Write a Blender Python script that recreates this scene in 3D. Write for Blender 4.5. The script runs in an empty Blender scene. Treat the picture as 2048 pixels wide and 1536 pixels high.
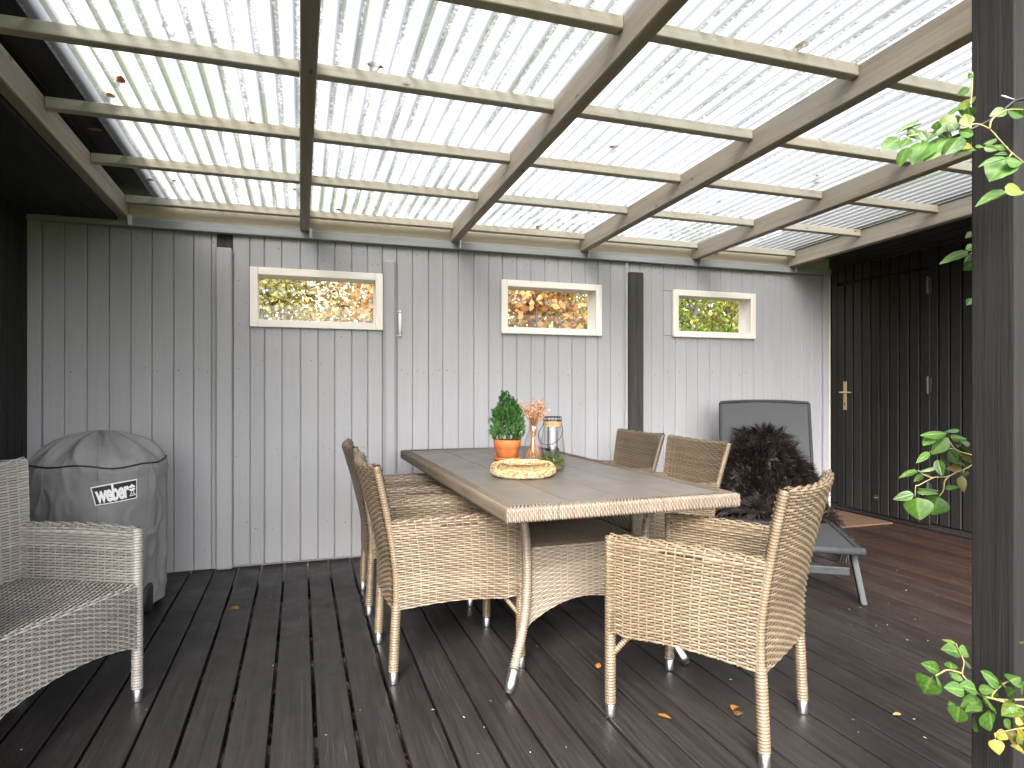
import bpy, bmesh, math, random
import numpy as np
from mathutils import Vector, Matrix, noise
random.seed(11); rng = np.random.default_rng(7)
S = bpy.context.scene
# ------------------------------------------------------------------ camera
CAM_H = 1.15
YAW = math.atan2(424, 1275)
cd = bpy.data.cameras.new('camera'); cam = bpy.data.objects.new('camera', cd); S.collection.objects.link(cam)
cd.sensor_width = 36; cd.lens = 1275/2048*36; cd.shift_y = 7/2048; cd.clip_start = .05; cd.clip_end = 300
cam.location = (0, 0, CAM_H); cam.rotation_euler = (math.pi/2, 0, -YAW); S.camera = cam
# ------------------------------------------------------------------ sky, sun, exposure
SUN_EL, SUN_AZ = math.radians(35), math.radians(206)      # azimuth clockwise from +Y
w = bpy.data.worlds.new('World'); S.world = w; w.use_nodes = True
nt = w.node_tree; nt.nodes.clear()
sky = nt.nodes.new('ShaderNodeTexSky'); sky.sky_type = 'NISHITA'; sky.sun_disc = False
sky.sun_elevation = SUN_EL; sky.sun_rotation = SUN_AZ; sky.dust_density = 4; sky.air_density = 1.0
hsv = nt.nodes.new('ShaderNodeHueSaturation'); hsv.inputs['Saturation'].default_value = .22
bg = nt.nodes.new('ShaderNodeBackground'); bg.inputs['Strength'].default_value = .15
wo = nt.nodes.new('ShaderNodeOutputWorld')
nt.links.new(sky.outputs[0], hsv.inputs['Color']); nt.links.new(hsv.outputs[0], bg.inputs[0]); nt.links.new(bg.outputs[0], wo.inputs[0])
sl = bpy.data.lights.new('sun', 'SUN'); sun = bpy.data.objects.new('sun', sl); S.collection.objects.link(sun)
sl.energy = 1.2; sl.angle = math.radians(24); sl.color = (1, .93, .82)
sd = Vector((math.sin(SUN_AZ)*math.cos(SUN_EL), math.cos(SUN_AZ)*math.cos(SUN_EL), math.sin(SUN_EL)))
sun.rotation_euler = sd.to_track_quat('Z', 'Y').to_euler(); sun.location = sd*30
S.view_settings.view_transform = 'Standard'; S.view_settings.look = 'None'
S.view_settings.exposure = 2.6; S.view_settings.gamma = 1; S.view_settings.use_curve_mapping = False
S.render.engine = 'CYCLES'
S.cycles.use_denoising = True; S.cycles.max_bounces = 10; S.cycles.diffuse_bounces = 5
S.cycles.transparent_max_bounces = 16; S.cycles.transmission_bounces = 8; S.cycles.caustics_reflective = False; S.cycles.caustics_refractive = False
S.cycles.sample_clamp_indirect = 6
# ------------------------------------------------------------------ helpers
COL = S.collection
def mesh(name, V, F, attrs=None, smooth=False):
    m = bpy.data.meshes.new(name)
    V = np.asarray(V, dtype=np.float32).reshape(-1, 3)
    if isinstance(F, np.ndarray):
        k = F.shape[1]; n = len(F)
        m.vertices.add(len(V)); m.vertices.foreach_set('co', V.ravel())
        m.loops.add(n*k); m.loops.foreach_set('vertex_index', F.astype(np.int32).ravel())
        m.polygons.add(n); m.polygons.foreach_set('loop_start', np.arange(0, n*k, k, dtype=np.int32))
        m.update(calc_edges=True)
    else:
        m.from_pydata(V.tolist(), [], F)
    for an, a in (attrs or {}).items():
        at = m.attributes.new(an, 'FLOAT', 'POINT'); at.data.foreach_set('value', np.asarray(a, dtype=np.float32))
    if smooth: m.polygons.foreach_set('use_smooth', np.ones(len(m.polygons), dtype=bool))
    return m
def ob(name, data, mat=None, parent=None, loc=(0, 0, 0), rot=None, color=None, label=None, cat=None, group=None, kind=None):
    o = bpy.data.objects.new(name, data); COL.objects.link(o)
    if mat is not None and data is not None and not data.materials: data.materials.append(mat)
    if parent is not None: o.parent = parent
    o.location = loc
    if rot is not None: o.rotation_euler = rot
    if color is not None: o.color = (*color, 1)
    if label: o['label'] = label
    if cat: o['category'] = cat
    if group: o['group'] = group
    if kind: o['kind'] = kind
    return o
def thing(name, loc, label, cat, rz=0, group=None, kind=None):
    return ob(name, None, None, None, loc, (0, 0, rz), None, label, cat, group, kind)
_bc = {}
def box(sx, sy, sz, b=.002, seg=1):
    k = (round(sx, 4), round(sy, 4), round(sz, 4), b, seg)
    bm = bmesh.new(); bmesh.ops.create_cube(bm, size=1)
    for v in bm.verts: v.co = Vector((v.co.x*sx, v.co.y*sy, v.co.z*sz))
    if b: bmesh.ops.bevel(bm, geom=bm.edges[:], offset=b, segments=seg, affect='EDGES', profile=.5)
    m = bpy.data.meshes.new('box'); bm.to_mesh(m); bm.free()
    return m
def cbox(sx, sy, sz, b, mat, seg=1):        # shared between pieces of one size and material
    k = (round(sx, 3), round(sy, 3), round(sz, 3), b, mat.name, seg)
    if k not in _bc:
        _bc[k] = box(round(sx, 3), round(sy, 3), round(sz, 3), b, seg); _bc[k].materials.append(mat)
    return _bc[k]
def join_bm(fn):
    bm = bmesh.new(); fn(bm); m = bpy.data.meshes.new('m'); bm.to_mesh(m); bm.free(); return m
class MB:                                    # collects vertices, faces and a tone value per vertex
    def __init__(s): s.V = []; s.F = []; s.T = []; s.n = 0
    def add(s, V, F, tone=.5):
        V = np.asarray(V, float).reshape(-1, 3); F = np.asarray(F, int)
        s.V.append(V); s.F.append(F+s.n); s.n += len(V)
        s.T.append(np.broadcast_to(np.asarray(tone, float), (len(V),)).copy())
    def mesh(s, name, smooth=False):
        return mesh(name, np.concatenate(s.V), np.concatenate(s.F), {'tone': np.concatenate(s.T)}, smooth)
def frames(P):
    P = np.asarray(P, float); T = np.gradient(P, axis=0); T /= np.linalg.norm(T, axis=1)[:, None]+1e-12
    N = np.zeros_like(T); a = np.array([0, 0, 1.]) if abs(T[0][2]) < .9 else np.array([1., 0, 0])
    n = np.cross(T[0], a); n /= np.linalg.norm(n)
    for i in range(len(P)):
        n = n-T[i]*n.dot(T[i]); n /= np.linalg.norm(n); N[i] = n
    return T, N, np.cross(T, N)
def tube(P, r, sides=8, caps=True):
    P = np.asarray(P, float); r = np.broadcast_to(np.asarray(r, float), (len(P),))
    T, N, B = frames(P); a = np.arange(sides)*2*math.pi/sides
    R = P[:, None]+r[:, None, None]*(N[:, None]*np.cos(a)[None, :, None]+B[:, None]*np.sin(a)[None, :, None])
    V = R.reshape(-1, 3); n = len(P); i = np.arange(n-1)[:, None]*sides; j = np.arange(sides)[None]
    k = (j+1) % sides
    F = np.stack([i+j, i+k, i+sides+k, i+sides+j], -1).reshape(-1, 4)
    if caps:
        c0 = len(V); V = np.vstack([V, P[0], P[-1]])
        j = np.arange(sides); k = (j+1) % sides; L = (n-1)*sides
        F = np.vstack([F, np.stack([k, j, np.full(sides, c0), np.full(sides, c0)], -1), np.stack([L+j, L+k, np.full(sides, c0+1), np.full(sides, c0+1)], -1)])
    return V, F
def fixq(F):                                 # degenerate quads -> python list with triangles
    return [tuple(dict.fromkeys(f)) for f in np.asarray(F).tolist()]
def tube_mesh(P, r, sides=8, smooth=True):
    V, F = tube(P, r, sides); return mesh('tube', V, fixq(F), None, smooth)
def resample(P, step):
    P = np.asarray(P, float); d = np.r_[0, np.cumsum(np.linalg.norm(np.diff(P, axis=0), axis=1))]
    n = max(2, int(d[-1]/step)+1); t = np.linspace(0, d[-1], n)
    return np.stack([np.interp(t, d, P[:, k]) for k in range(3)], -1), t
def smooth_path(P, n=24):
    P = np.asarray(P, float); out = []
    Q = np.vstack([2*P[0]-P[1], P, 2*P[-1]-P[-2]])
    for i in range(1, len(Q)-2):
        t = np.linspace(0, 1, n, endpoint=False)[:, None]
        out.append(.5*(2*Q[i]+(Q[i+1]-Q[i-1])*t+(2*Q[i-1]-5*Q[i]+4*Q[i+1]-Q[i+2])*t**2+(3*Q[i]-Q[i-1]-3*Q[i+1]+Q[i+2])*t**3))
    return np.vstack(out+[P[-1:]])
def lathe(prof, sides=32, mat=None, smooth=True):
    prof = np.asarray(prof, float); a = np.arange(sides)*2*math.pi/sides
    V = np.stack([prof[:, 0][:, None]*np.cos(a), prof[:, 0][:, None]*np.sin(a), np.repeat(prof[:, 1][:, None], sides, 1)], -1).reshape(-1, 3)
    n = len(prof); i = np.arange(n-1)[:, None]*sides; j = np.arange(sides)[None]; k = (j+1) % sides
    F = np.stack([i+j, i+k, i+sides+k, i+sides+j], -1).reshape(-1, 4)
    return mesh('lathe', V, F, None, smooth)
# ------------------------------------------------------------------ materials
def M(name):
    m = bpy.data.materials.new(name); m.use_nodes = True; n = m.node_tree; p = n.nodes['Principled BSDF']
    return m, n, p
def N(n, t, **kw):
    x = n.nodes.new(t)
    for k, v in kw.items():
        if k in x.inputs: x.inputs[k].default_value = v
        else: setattr(x, k, v)
    return x
def ramp(n, fac, stops):
    r = n.nodes.new('ShaderNodeValToRGB'); e = r.color_ramp.elements
    while len(e) < len(stops): e.new(.5)
    for x, (p, c) in zip(e, stops): x.position = p; x.color = (*c, 1)
    n.links.new(fac, r.inputs[0]); return r
def math_(n, op, a, b=None, clamp=False):
    x = n.nodes.new('ShaderNodeMath'); x.operation = op; x.use_clamp = clamp
    for i, v in enumerate((a, b)):
        if v is None: continue
        if isinstance(v, (int, float)): x.inputs[i].default_value = v
        else: n.links.new(v, x.inputs[i])
    return x.outputs[0]
def mix(n, fac, a, b, typ='MIX'):
    x = n.nodes.new('ShaderNodeMix'); x.data_type = 'RGBA'; x.blend_type = typ
    for s, v in ((x.inputs[0], fac), (x.inputs[6], a), (x.inputs[7], b)):
        if isinstance(v, (int, float)): s.default_value = v
        elif isinstance(v, tuple): s.default_value = (*v, 1)
        else: n.links.new(v, s)
    return x.outputs[2]
def coords(n, scale, off=31.7):
    tc = N(n, 'ShaderNodeTexCoord'); oi = N(n, 'ShaderNodeObjectInfo')
    r = math_(n, 'MULTIPLY', oi.outputs['Random'], off)
    ad = N(n, 'ShaderNodeVectorMath', operation='ADD'); n.links.new(tc.outputs['Object'], ad.inputs[0]); n.links.new(r, ad.inputs[1])
    mp = N(n, 'ShaderNodeMapping'); mp.inputs['Scale'].default_value = scale; n.links.new(ad.outputs[0], mp.inputs[0])
    return mp.outputs[0], ad.outputs[0], oi
def noise_(n, vec, scale, detail=5, rough=.6, dist=0):
    x = N(n, 'ShaderNodeTexNoise'); x.inputs['Scale'].default_value = scale; x.inputs['Detail'].default_value = detail
    x.inputs['Roughness'].default_value = rough; x.inputs['Distortion'].default_value = dist
    n.links.new(vec, x.inputs['Vector']); return x.outputs['Fac']
def bump(n, p, h, strength, dist=.004):
    b = N(n, 'ShaderNodeBump'); b.inputs['Strength'].default_value = strength; b.inputs['Distance'].default_value = dist
    n.links.new(h, b.inputs['Height']); n.links.new(b.outputs[0], p.inputs['Normal'])
def wood(name, lo, hi, axis, rough=.6, cross=55, bstr=.35, var=.12, weather=None, wamt=.5, spec=.4, tint=False, saw=False, worn=None, spots=0):
    """grain runs along axis; lo/hi are the two grain colours; weather is a patchy second colour"""
    m, n, p = M(name)
    sc = [cross]*3; sc[axis] = cross*.035
    v, raw, oi = coords(n, tuple(sc))
    g = noise_(n, v, 1, 6, .65, .6)
    c = ramp(n, g, [(.3, lo), (.72, hi)]).outputs[0]
    if weather:
        pm = N(n, 'ShaderNodeMapping'); s2 = [6]*3; s2[axis] = 1.6; pm.inputs['Scale'].default_value = s2; n.links.new(raw, pm.inputs[0])
        pn = noise_(n, pm.outputs[0], 1, 6, .7)
        f = ramp(n, pn, [(.42, (0, 0, 0)), (.68, (wamt,)*3)]).outputs[0]
        c = mix(n, f, c, weather)
    if worn:
        wm = N(n, 'ShaderNodeMapping'); s3 = [170]*3; s3[axis] = 3.2; wm.inputs['Scale'].default_value = s3; n.links.new(raw, wm.inputs[0])
        wn = noise_(n, wm.outputs[0], 1, 3, .6); big = noise_(n, raw, 2.3, 3, .6)
        f = math_(n, 'MULTIPLY', ramp(n, wn, [(.58, (0,)*3), (.72, (1,)*3)]).outputs[0], ramp(n, big, [(.42, (0,)*3), (.7, (.55,)*3)]).outputs[0])
        sp = noise_(n, raw, 95, 2, .5); f2 = ramp(n, sp, [(.76, (0,)*3), (.82, (.6,)*3)]).outputs[0]
        c = mix(n, math_(n, 'MAXIMUM', f, f2), c, worn)
    if spots:
        km = N(n, 'ShaderNodeMapping'); s4 = [9]*3; s4[axis] = 4; km.inputs['Scale'].default_value = s4; n.links.new(raw, km.inputs[0])
        vo = N(n, 'ShaderNodeTexVoronoi'); vo.inputs['Scale'].default_value = 1; n.links.new(km.outputs[0], vo.inputs['Vector'])
        kf = ramp(n, vo.outputs['Distance'], [(.03, (spots,)*3), (.085, (0,)*3)]).outputs[0]
        fine = ramp(n, noise_(n, raw, 120, 3, .7), [(.62, (0,)*3), (.76, (spots*.7,)*3)]).outputs[0]
        c = mix(n, math_(n, 'MAXIMUM', kf, fine), c, (.06, .045, .035))
    if tint: c = mix(n, 1.0, c, oi.outputs['Color'], 'MULTIPLY')
    h = N(n, 'ShaderNodeHueSaturation'); n.links.new(c, h.inputs['Color'])
    vv = math_(n, 'ADD', math_(n, 'MULTIPLY', oi.outputs['Random'], var*2), 1-var); n.links.new(vv, h.inputs['Value'])
    n.links.new(h.outputs[0], p.inputs['Base Color'])
    if isinstance(rough, tuple):
        rn = noise_(n, raw, 5, 4, .6); rr = N(n, 'ShaderNodeMapRange'); n.links.new(rn, rr.inputs[0])
        rr.inputs[1].default_value = .3; rr.inputs[2].default_value = .7; rr.inputs[3].default_value = rough[0]; rr.inputs[4].default_value = rough[1]
        n.links.new(rr.outputs[0], p.inputs['Roughness'])
    else: p.inputs['Roughness'].default_value = rough
    p.inputs['Specular IOR Level'].default_value = spec
    hgt = g
    if saw:
        wm = N(n, 'ShaderNodeMapping'); wm.inputs['Rotation'].default_value = (0, saw, 0); n.links.new(raw, wm.inputs[0])
        wv = N(n, 'ShaderNodeTexWave', bands_direction='Z'); wv.inputs['Scale'].default_value = 26; wv.inputs['Distortion'].default_value = 2.5; wv.inputs['Detail'].default_value = 2; wv.inputs['Detail Scale'].default_value = 1.5
        n.links.new(wm.outputs[0], wv.inputs['Vector'])
        hgt = math_(n, 'ADD', math_(n, 'MULTIPLY', wv.outputs['Fac'], .5), g)
    bump(n, p, hgt, bstr, .003)
    return m
def plain(name, col, rough=.5, metal=0, spec=.5, var=0, nscale=0, nbump=0, col2=None):
    m, n, p = M(name); p.inputs['Roughness'].default_value = rough; p.inputs['Metallic'].default_value = metal
    p.inputs['Specular IOR Level'].default_value = spec; p.inputs['Base Color'].default_value = (*col, 1)
    if nscale:
        tc = N(n, 'ShaderNodeTexCoord'); f = noise_(n, tc.outputs['Object'], nscale, 5, .6)
        if col2: n.links.new(ramp(n, f, [(.35, col), (.68, col2)]).outputs[0], p.inputs['Base Color'])
        if nbump: bump(n, p, f, nbump, .003)
    return m
def toned(name, stops, rough=.6, spec=.4, trans=0, nscale=0, sheen=0, bumpf=0):
    """colour from the per-strand 'tone' attribute"""
    m, n, p = M(name); at = N(n, 'ShaderNodeAttribute'); at.attribute_name = 'tone'
    f = at.outputs['Fac']
    if nscale:
        tc = N(n, 'ShaderNodeTexCoord'); nz = noise_(n, tc.outputs['Object'], nscale, 4, .6)
        f = math_(n, 'ADD', math_(n, 'MULTIPLY', f, .65), math_(n, 'MULTIPLY', math_(n, 'SUBTRACT', nz, .15), .5))
    c = ramp(n, f, stops).outputs[0]
    n.links.new(c, p.inputs['Base Color']); p.inputs['Roughness'].default_value = rough; p.inputs['Specular IOR Level'].default_value = spec
    if sheen: p.inputs['Sheen Weight'].default_value = sheen
    if trans:
        tr = N(n, 'ShaderNodeBsdfTranslucent'); n.links.new(c, tr.inputs[0]); mx = N(n, 'ShaderNodeMixShader'); mx.inputs[0].default_value = trans
        n.links.new(p.outputs[0], mx.inputs[1]); n.links.new(tr.outputs[0], mx.inputs[2]); n.links.new(mx.outputs[0], n.nodes['Material Output'].inputs[0])
    return m
def leafmat(name, trans=.28):
    """leaf colour from the object's own colour, lighter veins and a faint mottling"""
    m, n, p = M(name); oi = N(n, 'ShaderNodeObjectInfo'); tc = N(n, 'ShaderNodeTexCoord')
    f = noise_(n, tc.outputs['Object'], 60, 4, .6)
    at = N(n, 'ShaderNodeAttribute'); at.attribute_name = 'tone'
    c = mix(n, ramp(n, f, [(.35, (0,)*3), (.75, (.55,)*3)]).outputs[0], oi.outputs['Color'], (.05, .09, .012))
    c = mix(n, math_(n, 'MULTIPLY', at.outputs['Fac'], .5), c, (.16, .25, .07))
    n.links.new(c, p.inputs['Base Color']); p.inputs['Roughness'].default_value = .38; p.inputs['Specular IOR Level'].default_value = .45
    bump(n, p, math_(n, 'ADD', f, at.outputs['Fac']), .3, .001)
    tr = N(n, 'ShaderNodeBsdfTranslucent'); n.links.new(c, tr.inputs[0]); mx = N(n, 'ShaderNodeMixShader'); mx.inputs[0].default_value = trans
    n.links.new(p.outputs[0], mx.inputs[1]); n.links.new(tr.outputs[0], mx.inputs[2]); n.links.new(mx.outputs[0], n.nodes['Material Output'].inputs[0])
    return m
def glass(name, tint=(1, 1, 1), rough=.0, ior=1.45, clear=.95):
    m, n, p = M(name); n.nodes.remove(p)
    t = N(n, 'ShaderNodeBsdfTransparent'); t.inputs[0].default_value = (*[x*clear for x in tint], 1)
    g = N(n, 'ShaderNodeBsdfGlossy'); g.inputs['Roughness'].default_value = rough
    lw_ = N(n, 'ShaderNodeLayerWeight'); lw_.inputs[0].default_value = .5
    f = math_(n, 'ADD', math_(n, 'MULTIPLY', math_(n, 'POWER', lw_.outputs['Facing'], 3), .8*(ior-1)/.45), .08*(ior-1))
    mx = N(n, 'ShaderNodeMixShader'); n.links.new(f, mx.inputs[0]); n.links.new(t.outputs[0], mx.inputs[1]); n.links.new(g.outputs[0], mx.inputs[2])
    n.links.new(mx.outputs[0], n.nodes['Material Output'].inputs[0]); return m
X, Y, Z = 0, 1, 2
m_grey = wood('grey_painted_board', (.315, .315, .332), (.350, .349, .367), Z, .55, 42, .20, .035, (.338, .330, .328), .5, .35, spots=.14)
m_greysaw = wood('grey_painted_sawn_board', (.315, .315, .332), (.350, .349, .367), Z, .6, 42, .20, .035, (.338, .330, .328), .5, .3, saw=.05, spots=.14)
m_greydiag = wood('grey_painted_diagonal_sawn', (.315, .315, .332), (.350, .349, .367), Z, .6, 42, .20, .035, (.338, .330, .328), .5, .3, saw=.5, spots=.14)
m_greyx = wood('grey_painted_trim', (.25, .26, .275), (.36, .37, .385), X, .55, 40, .35, .04, (.36, .36, .36), .5, .35)
m_cream = wood('cream_window_paint', (.70, .655, .60), (.80, .76, .71), X, .5, 40, .12, .03, None, 0, .35)
m_creamz = wood('cream_window_paint_upright', (.70, .655, .60), (.80, .76, .71), Z, .5, 40, .12, .03, None, 0, .35)
m_black = wood('black_stained_board', (.0065, .0058, .0055), (.0165, .015, .014), Z, .62, 60, .5, .22, (.018, .014, .0125), .6, .3)
m_blackY = wood('black_stained_soffit', (.013, .0125, .013), (.030, .029, .030), Y, .65, 60, .5, .22, None, 0, .3)
m_post = wood('black_rough_post', (.0045, .0040, .0040), (.0135, .0120, .0115), Z, .8, 95, .9, .05, (.011, .0097, .0095), .7, .25)
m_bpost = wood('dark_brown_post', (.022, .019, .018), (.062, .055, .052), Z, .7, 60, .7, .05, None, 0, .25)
m_rafter = wood('weathered_rafter_wood', (.24, .20, .155), (.42, .36, .285), Y, .72, 34, .6, .09, (.30, .285, .265), .75, .25, spots=.7)
m_rafterd = wood('dark_rafter_wood', (.30, .255, .205), (.44, .385, .31), Y, .72, 34, .5, .07, (.30, .29, .28), .75, .25)
m_batten = wood('weathered_batten_wood', (.36, .325, .255), (.52, .47, .38), X, .72, 34, .45, .08, (.42, .425, .39), .7, .25, spots=.7)
m_plate = wood('warm_wall_plate_wood', (.46, .385, .27), (.60, .52, .39), X, .7, 34, .4, .05, (.46, .44, .40), .6, .25, spots=.7)
m_deck = wood('dark_stained_decking', (.0088, .0077, .0074), (.0265, .0245, .0238), Y, (.30, .56), 60, .55, .14, (.016, .012, .011), .6, .30, tint=True, worn=(.085, .083, .083))
m_joist = wood('joist_wood', (.03, .028, .027), (.075, .07, .065), X, .8, 50, .4)
m_mat = wood('rust_brown_mat', (.10, .055, .033), (.17, .098, .06), X, .8, 50, .4)
m_slat = wood('grey_brown_table_slat', (.098, .086, .077), (.115, .102, .092), Y, (.30, .42), 30, .0, .03, (.095, .078, .063), .35, .5)
m_wick = toned('tan_wicker', [(0, (.060, .041, .024)), (.35, (.110, .080, .050)), (.65, (.160, .121, .079)), (1, (.275, .220, .158))], .42, .5, nscale=9)
m_wickt = toned('pale_table_wicker', [(0, (.072, .052, .037)), (.35, (.130, .100, .074)), (.7, (.188, .152, .118)), (1, (.29, .245, .20))], .42, .5, nscale=9)
m_wickg = toned('grey_wicker', [(0, (.115, .105, .092)), (.4, (.205, .191, .173)), (.75, (.285, .27, .248)), (1, (.40, .385, .36))], .45, .5, nscale=9)
m_core = plain('dark_wicker_core', (.05, .035, .02), .8)
m_alu = plain('brushed_aluminium', (.62, .62, .63), .32, 1)
m_zinc = plain('zinc_bracket', (.55, .55, .55), .5, .6, nscale=40, col2=(.68, .67, .65))
m_frame = plain('grey_lounger_metal', (.028, .030, .034), .5, .05, spec=.15, nscale=30, col2=(.037, .040, .045))
m_mesh = plain('charcoal_sling_fabric', (.034, .0355, .038), .62, 0, .35, nscale=400, nbump=.25, col2=(.044, .046, .049))
m_terra = plain('terracotta', (.46, .125, .034), .75, 0, .2, nscale=18, nbump=.08, col2=(.58, .19, .065))
m_blackm = plain('black_wire', (.012, .012, .014), .45, .3)
m_jute = toned('jute_band', [(0, (.20, .13, .065)), (1, (.42, .30, .17))], .85, .15)
m_straw = toned('straw', [(0, (.20, .125, .045)), (.5, (.46, .335, .165)), (1, (.66, .55, .36))], .7, .3)
m_plant = toned('conifer_needles', [(0, (.014, .055, .014)), (.5, (.045, .14, .028)), (1, (.12, .27, .065))], .5, .4, .25)
m_moss = toned('moss', [(0, (.02, .035, .006)), (.6, (.07, .11, .018)), (1, (.15, .21, .045))], .8, .2, .2)
m_dried = toned('dried_flowers', [(0, (.28, .12, .045)), (.5, (.52, .25, .10)), (1, (.72, .50, .33))], .8, .2, .15)
m_glass = glass('clear_glass'); m_pane = glass('window_glass', (1, 1, .99), .0, 1.3, .99)
m_candle = plain('white_wax', (.85, .84, .80), .5); m_white = plain('white_plastic', (.78, .77, .74), .45)
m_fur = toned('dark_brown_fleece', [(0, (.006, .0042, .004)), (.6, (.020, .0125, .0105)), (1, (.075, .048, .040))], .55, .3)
m_brass = plain('worn_brass', (.62, .50, .33), .35, .85, nscale=50, col2=(.50, .42, .30))
m_print = plain('white_print', (.72, .72, .72), .6); m_patch = plain('black_woven_patch', (.012, .012, .013), .6)
m_nail = plain('rusty_nail_head', (.05, .045, .042), .7)
m_leaf = leafmat('vine_leaf'); m_dry = leafmat('dry_leaf', .25)
m_stem = plain('green_stem', (.22, .20, .07), .6, nscale=60, col2=(.16, .11, .05))
m_bark = plain('bark', (.06, .05, .04), .9, nscale=14, nbump=.6, col2=(.13, .11, .09))
m_rubber = plain('black_rubber', (.012, .012, .012), .6)
def mk_cover():
    m, n, p = M('grey_cover_fabric'); tc = N(n, 'ShaderNodeTexCoord')
    f = noise_(n, tc.outputs['Object'], 7, 5, .6); f2 = noise_(n, tc.outputs['Object'], 600, 2, .5)
    n.links.new(ramp(n, f, [(.3, (.165, .166, .17)), (.7, (.205, .206, .21))]).outputs[0], p.inputs['Base Color'])
    p.inputs['Roughness'].default_value = .7; p.inputs['Specular IOR Level'].default_value = .25
    bump(n, p, math_(n, 'ADD', f, math_(n, 'MULTIPLY', f2, .15)), .35, .008); return m
m_cover = mk_cover()
def mk_sheet():
    """ribbed translucent plastic: part clear, part milky, algae and dirt lying in the grooves, rib shading painted on the flanks"""
    m, n, p = M('ribbed_translucent_plastic')
    at = N(n, 'ShaderNodeAttribute'); at.attribute_name = 'valley'
    tc = N(n, 'ShaderNodeTexCoord'); geo = N(n, 'ShaderNodeNewGeometry')
    mp = N(n, 'ShaderNodeMapping'); mp.inputs['Scale'].default_value = (26, 1.2, 1); n.links.new(geo.outputs['Position'], mp.inputs[0])
    streak = noise_(n, mp.outputs[0], 1, 3, .6)
    speck = noise_(n, geo.outputs['Position'], 85, 4, .75)
    big = noise_(n, geo.outputs['Position'], 1.1, 2, .5)
    # more algae towards the low left side of the roof
    sx = N(n, 'ShaderNodeSeparateXYZ'); n.links.new(geo.outputs['Position'], sx.inputs[0])
    side = N(n, 'ShaderNodeMapRange'); n.links.new(sx.outputs[0], side.inputs[0]); side.inputs[1].default_value = -1; side.inputs[2].default_value = 3.5; side.inputs[3].default_value = .20; side.inputs[4].default_value = -.03
    lvl = math_(n, 'ADD', math_(n, 'ADD', math_(n, 'MULTIPLY', streak, .55), math_(n, 'MULTIPLY', speck, .75)), side.outputs[0])
    lvl = math_(n, 'ADD', lvl, math_(n, 'MULTIPLY', big, .22))
    valley = ramp(n, at.outputs['Fac'], [(.35, (0,)*3), (.85, (1,)*3)]).outputs[0]
    dirt = math_(n, 'MULTIPLY', ramp(n, lvl, [(.775, (0,)*3), (.93, (.85,)*3)]).outputs[0], valley)
    spots = ramp(n, noise_(n, geo.outputs['Position'], 42, 2, .5), [(.735, (0,)*3), (.775, (.75,)*3)]).outputs[0]
    line = math_(n, 'MULTIPLY', ramp(n, at.outputs['Fac'], [(.12, (0,)*3), (.42, (.58,)*3), (.60, (.58,)*3), (.85, (.12,)*3)]).outputs[0], ramp(n, streak, [(.3, (.55,)*3), (.65, (1,)*3)]).outputs[0])  # grey flank lines: shading of the ribs put into the colour, broken by streaks
    d = math_(n, 'MAXIMUM', math_(n, 'MAXIMUM', dirt, spots), line)
    film = math_(n, 'MULTIPLY', ramp(n, streak, [(.35, (0,)*3), (.8, (.07,)*3)]).outputs[0], 1.0)
    d = math_(n, 'MAXIMUM', d, film)
    clear = N(n, 'ShaderNodeBsdfTransparent'); clear.inputs[0].default_value = (.5, .5, .5, 1); lf_ = N(n, 'ShaderNodeLayerWeight'); lf_.inputs[0].default_value = .5
    n.links.new(ramp(n, lf_.outputs['Facing'], [(.35, (.49, .495, .50)), (.95, (.27, .273, .278))]).outputs[0], clear.inputs[0])  # tint darkens edge-on, painting a soft shade across each rib
    milk = N(n, 'ShaderNodeBsdfTranslucent'); milk.inputs[0].default_value = (.45, .455, .46, 1)
    mx = N(n, 'ShaderNodeMixShader'); mx.inputs[0].default_value = .50; n.links.new(clear.outputs[0], mx.inputs[1]); n.links.new(milk.outputs[0], mx.inputs[2])
    gl = N(n, 'ShaderNodeBsdfGlossy'); gl.inputs['Roughness'].default_value = .12
    lw_ = N(n, 'ShaderNodeLayerWeight'); lw_.inputs[0].default_value = .5
    fr = math_(n, 'ADD', math_(n, 'MULTIPLY', math_(n, 'POWER', lw_.outputs['Facing'], 5), .35), .03)
    mg = N(n, 'ShaderNodeMixShader'); n.links.new(fr, mg.inputs[0]); n.links.new(mx.outputs[0], mg.inputs[1]); n.links.new(gl.outputs[0], mg.inputs[2])
    gc = ramp(n, math_(n, 'ADD', big, math_(n, 'MULTIPLY', streak, .3)), [(.58, (.10, .104, .10)), (.78, (.10, .125, .055))]).outputs[0]
    dd = N(n, 'ShaderNodeBsdfDiffuse'); n.links.new(gc, dd.inputs[0]); dt = N(n, 'ShaderNodeBsdfTranslucent'); n.links.new(gc, dt.inputs[0])
    md = N(n, 'ShaderNodeMixShader'); md.inputs[0].default_value = .5; n.links.new(dd.outputs[0], md.inputs[1]); n.links.new(dt.outputs[0], md.inputs[2])
    mf = N(n, 'ShaderNodeMixShader'); n.links.new(d, mf.inputs[0]); n.links.new(mg.outputs[0], mf.inputs[1]); n.links.new(md.outputs[0], mf.inputs[2])
    n.nodes.remove(p); n.links.new(mf.outputs[0], n.nodes['Material Output'].inputs[0]); return m
m_sheet = mk_sheet()
def mk_ground():
    m, n, p = M('soil'); tc = N(n, 'ShaderNodeTexCoord'); f = noise_(n, tc.outputs['Object'], 9, 8, .7)
    n.links.new(ramp(n, f, [(.3, (.02, .015, .011)), (.55, (.06, .045, .03)), (.75, (.11, .085, .055))]).outputs[0], p.inputs['Base Color'])
    p.inputs['Roughness'].default_value = .95; bump(n, p, f, .8, .03); return m
m_soil = mk_ground()
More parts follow.
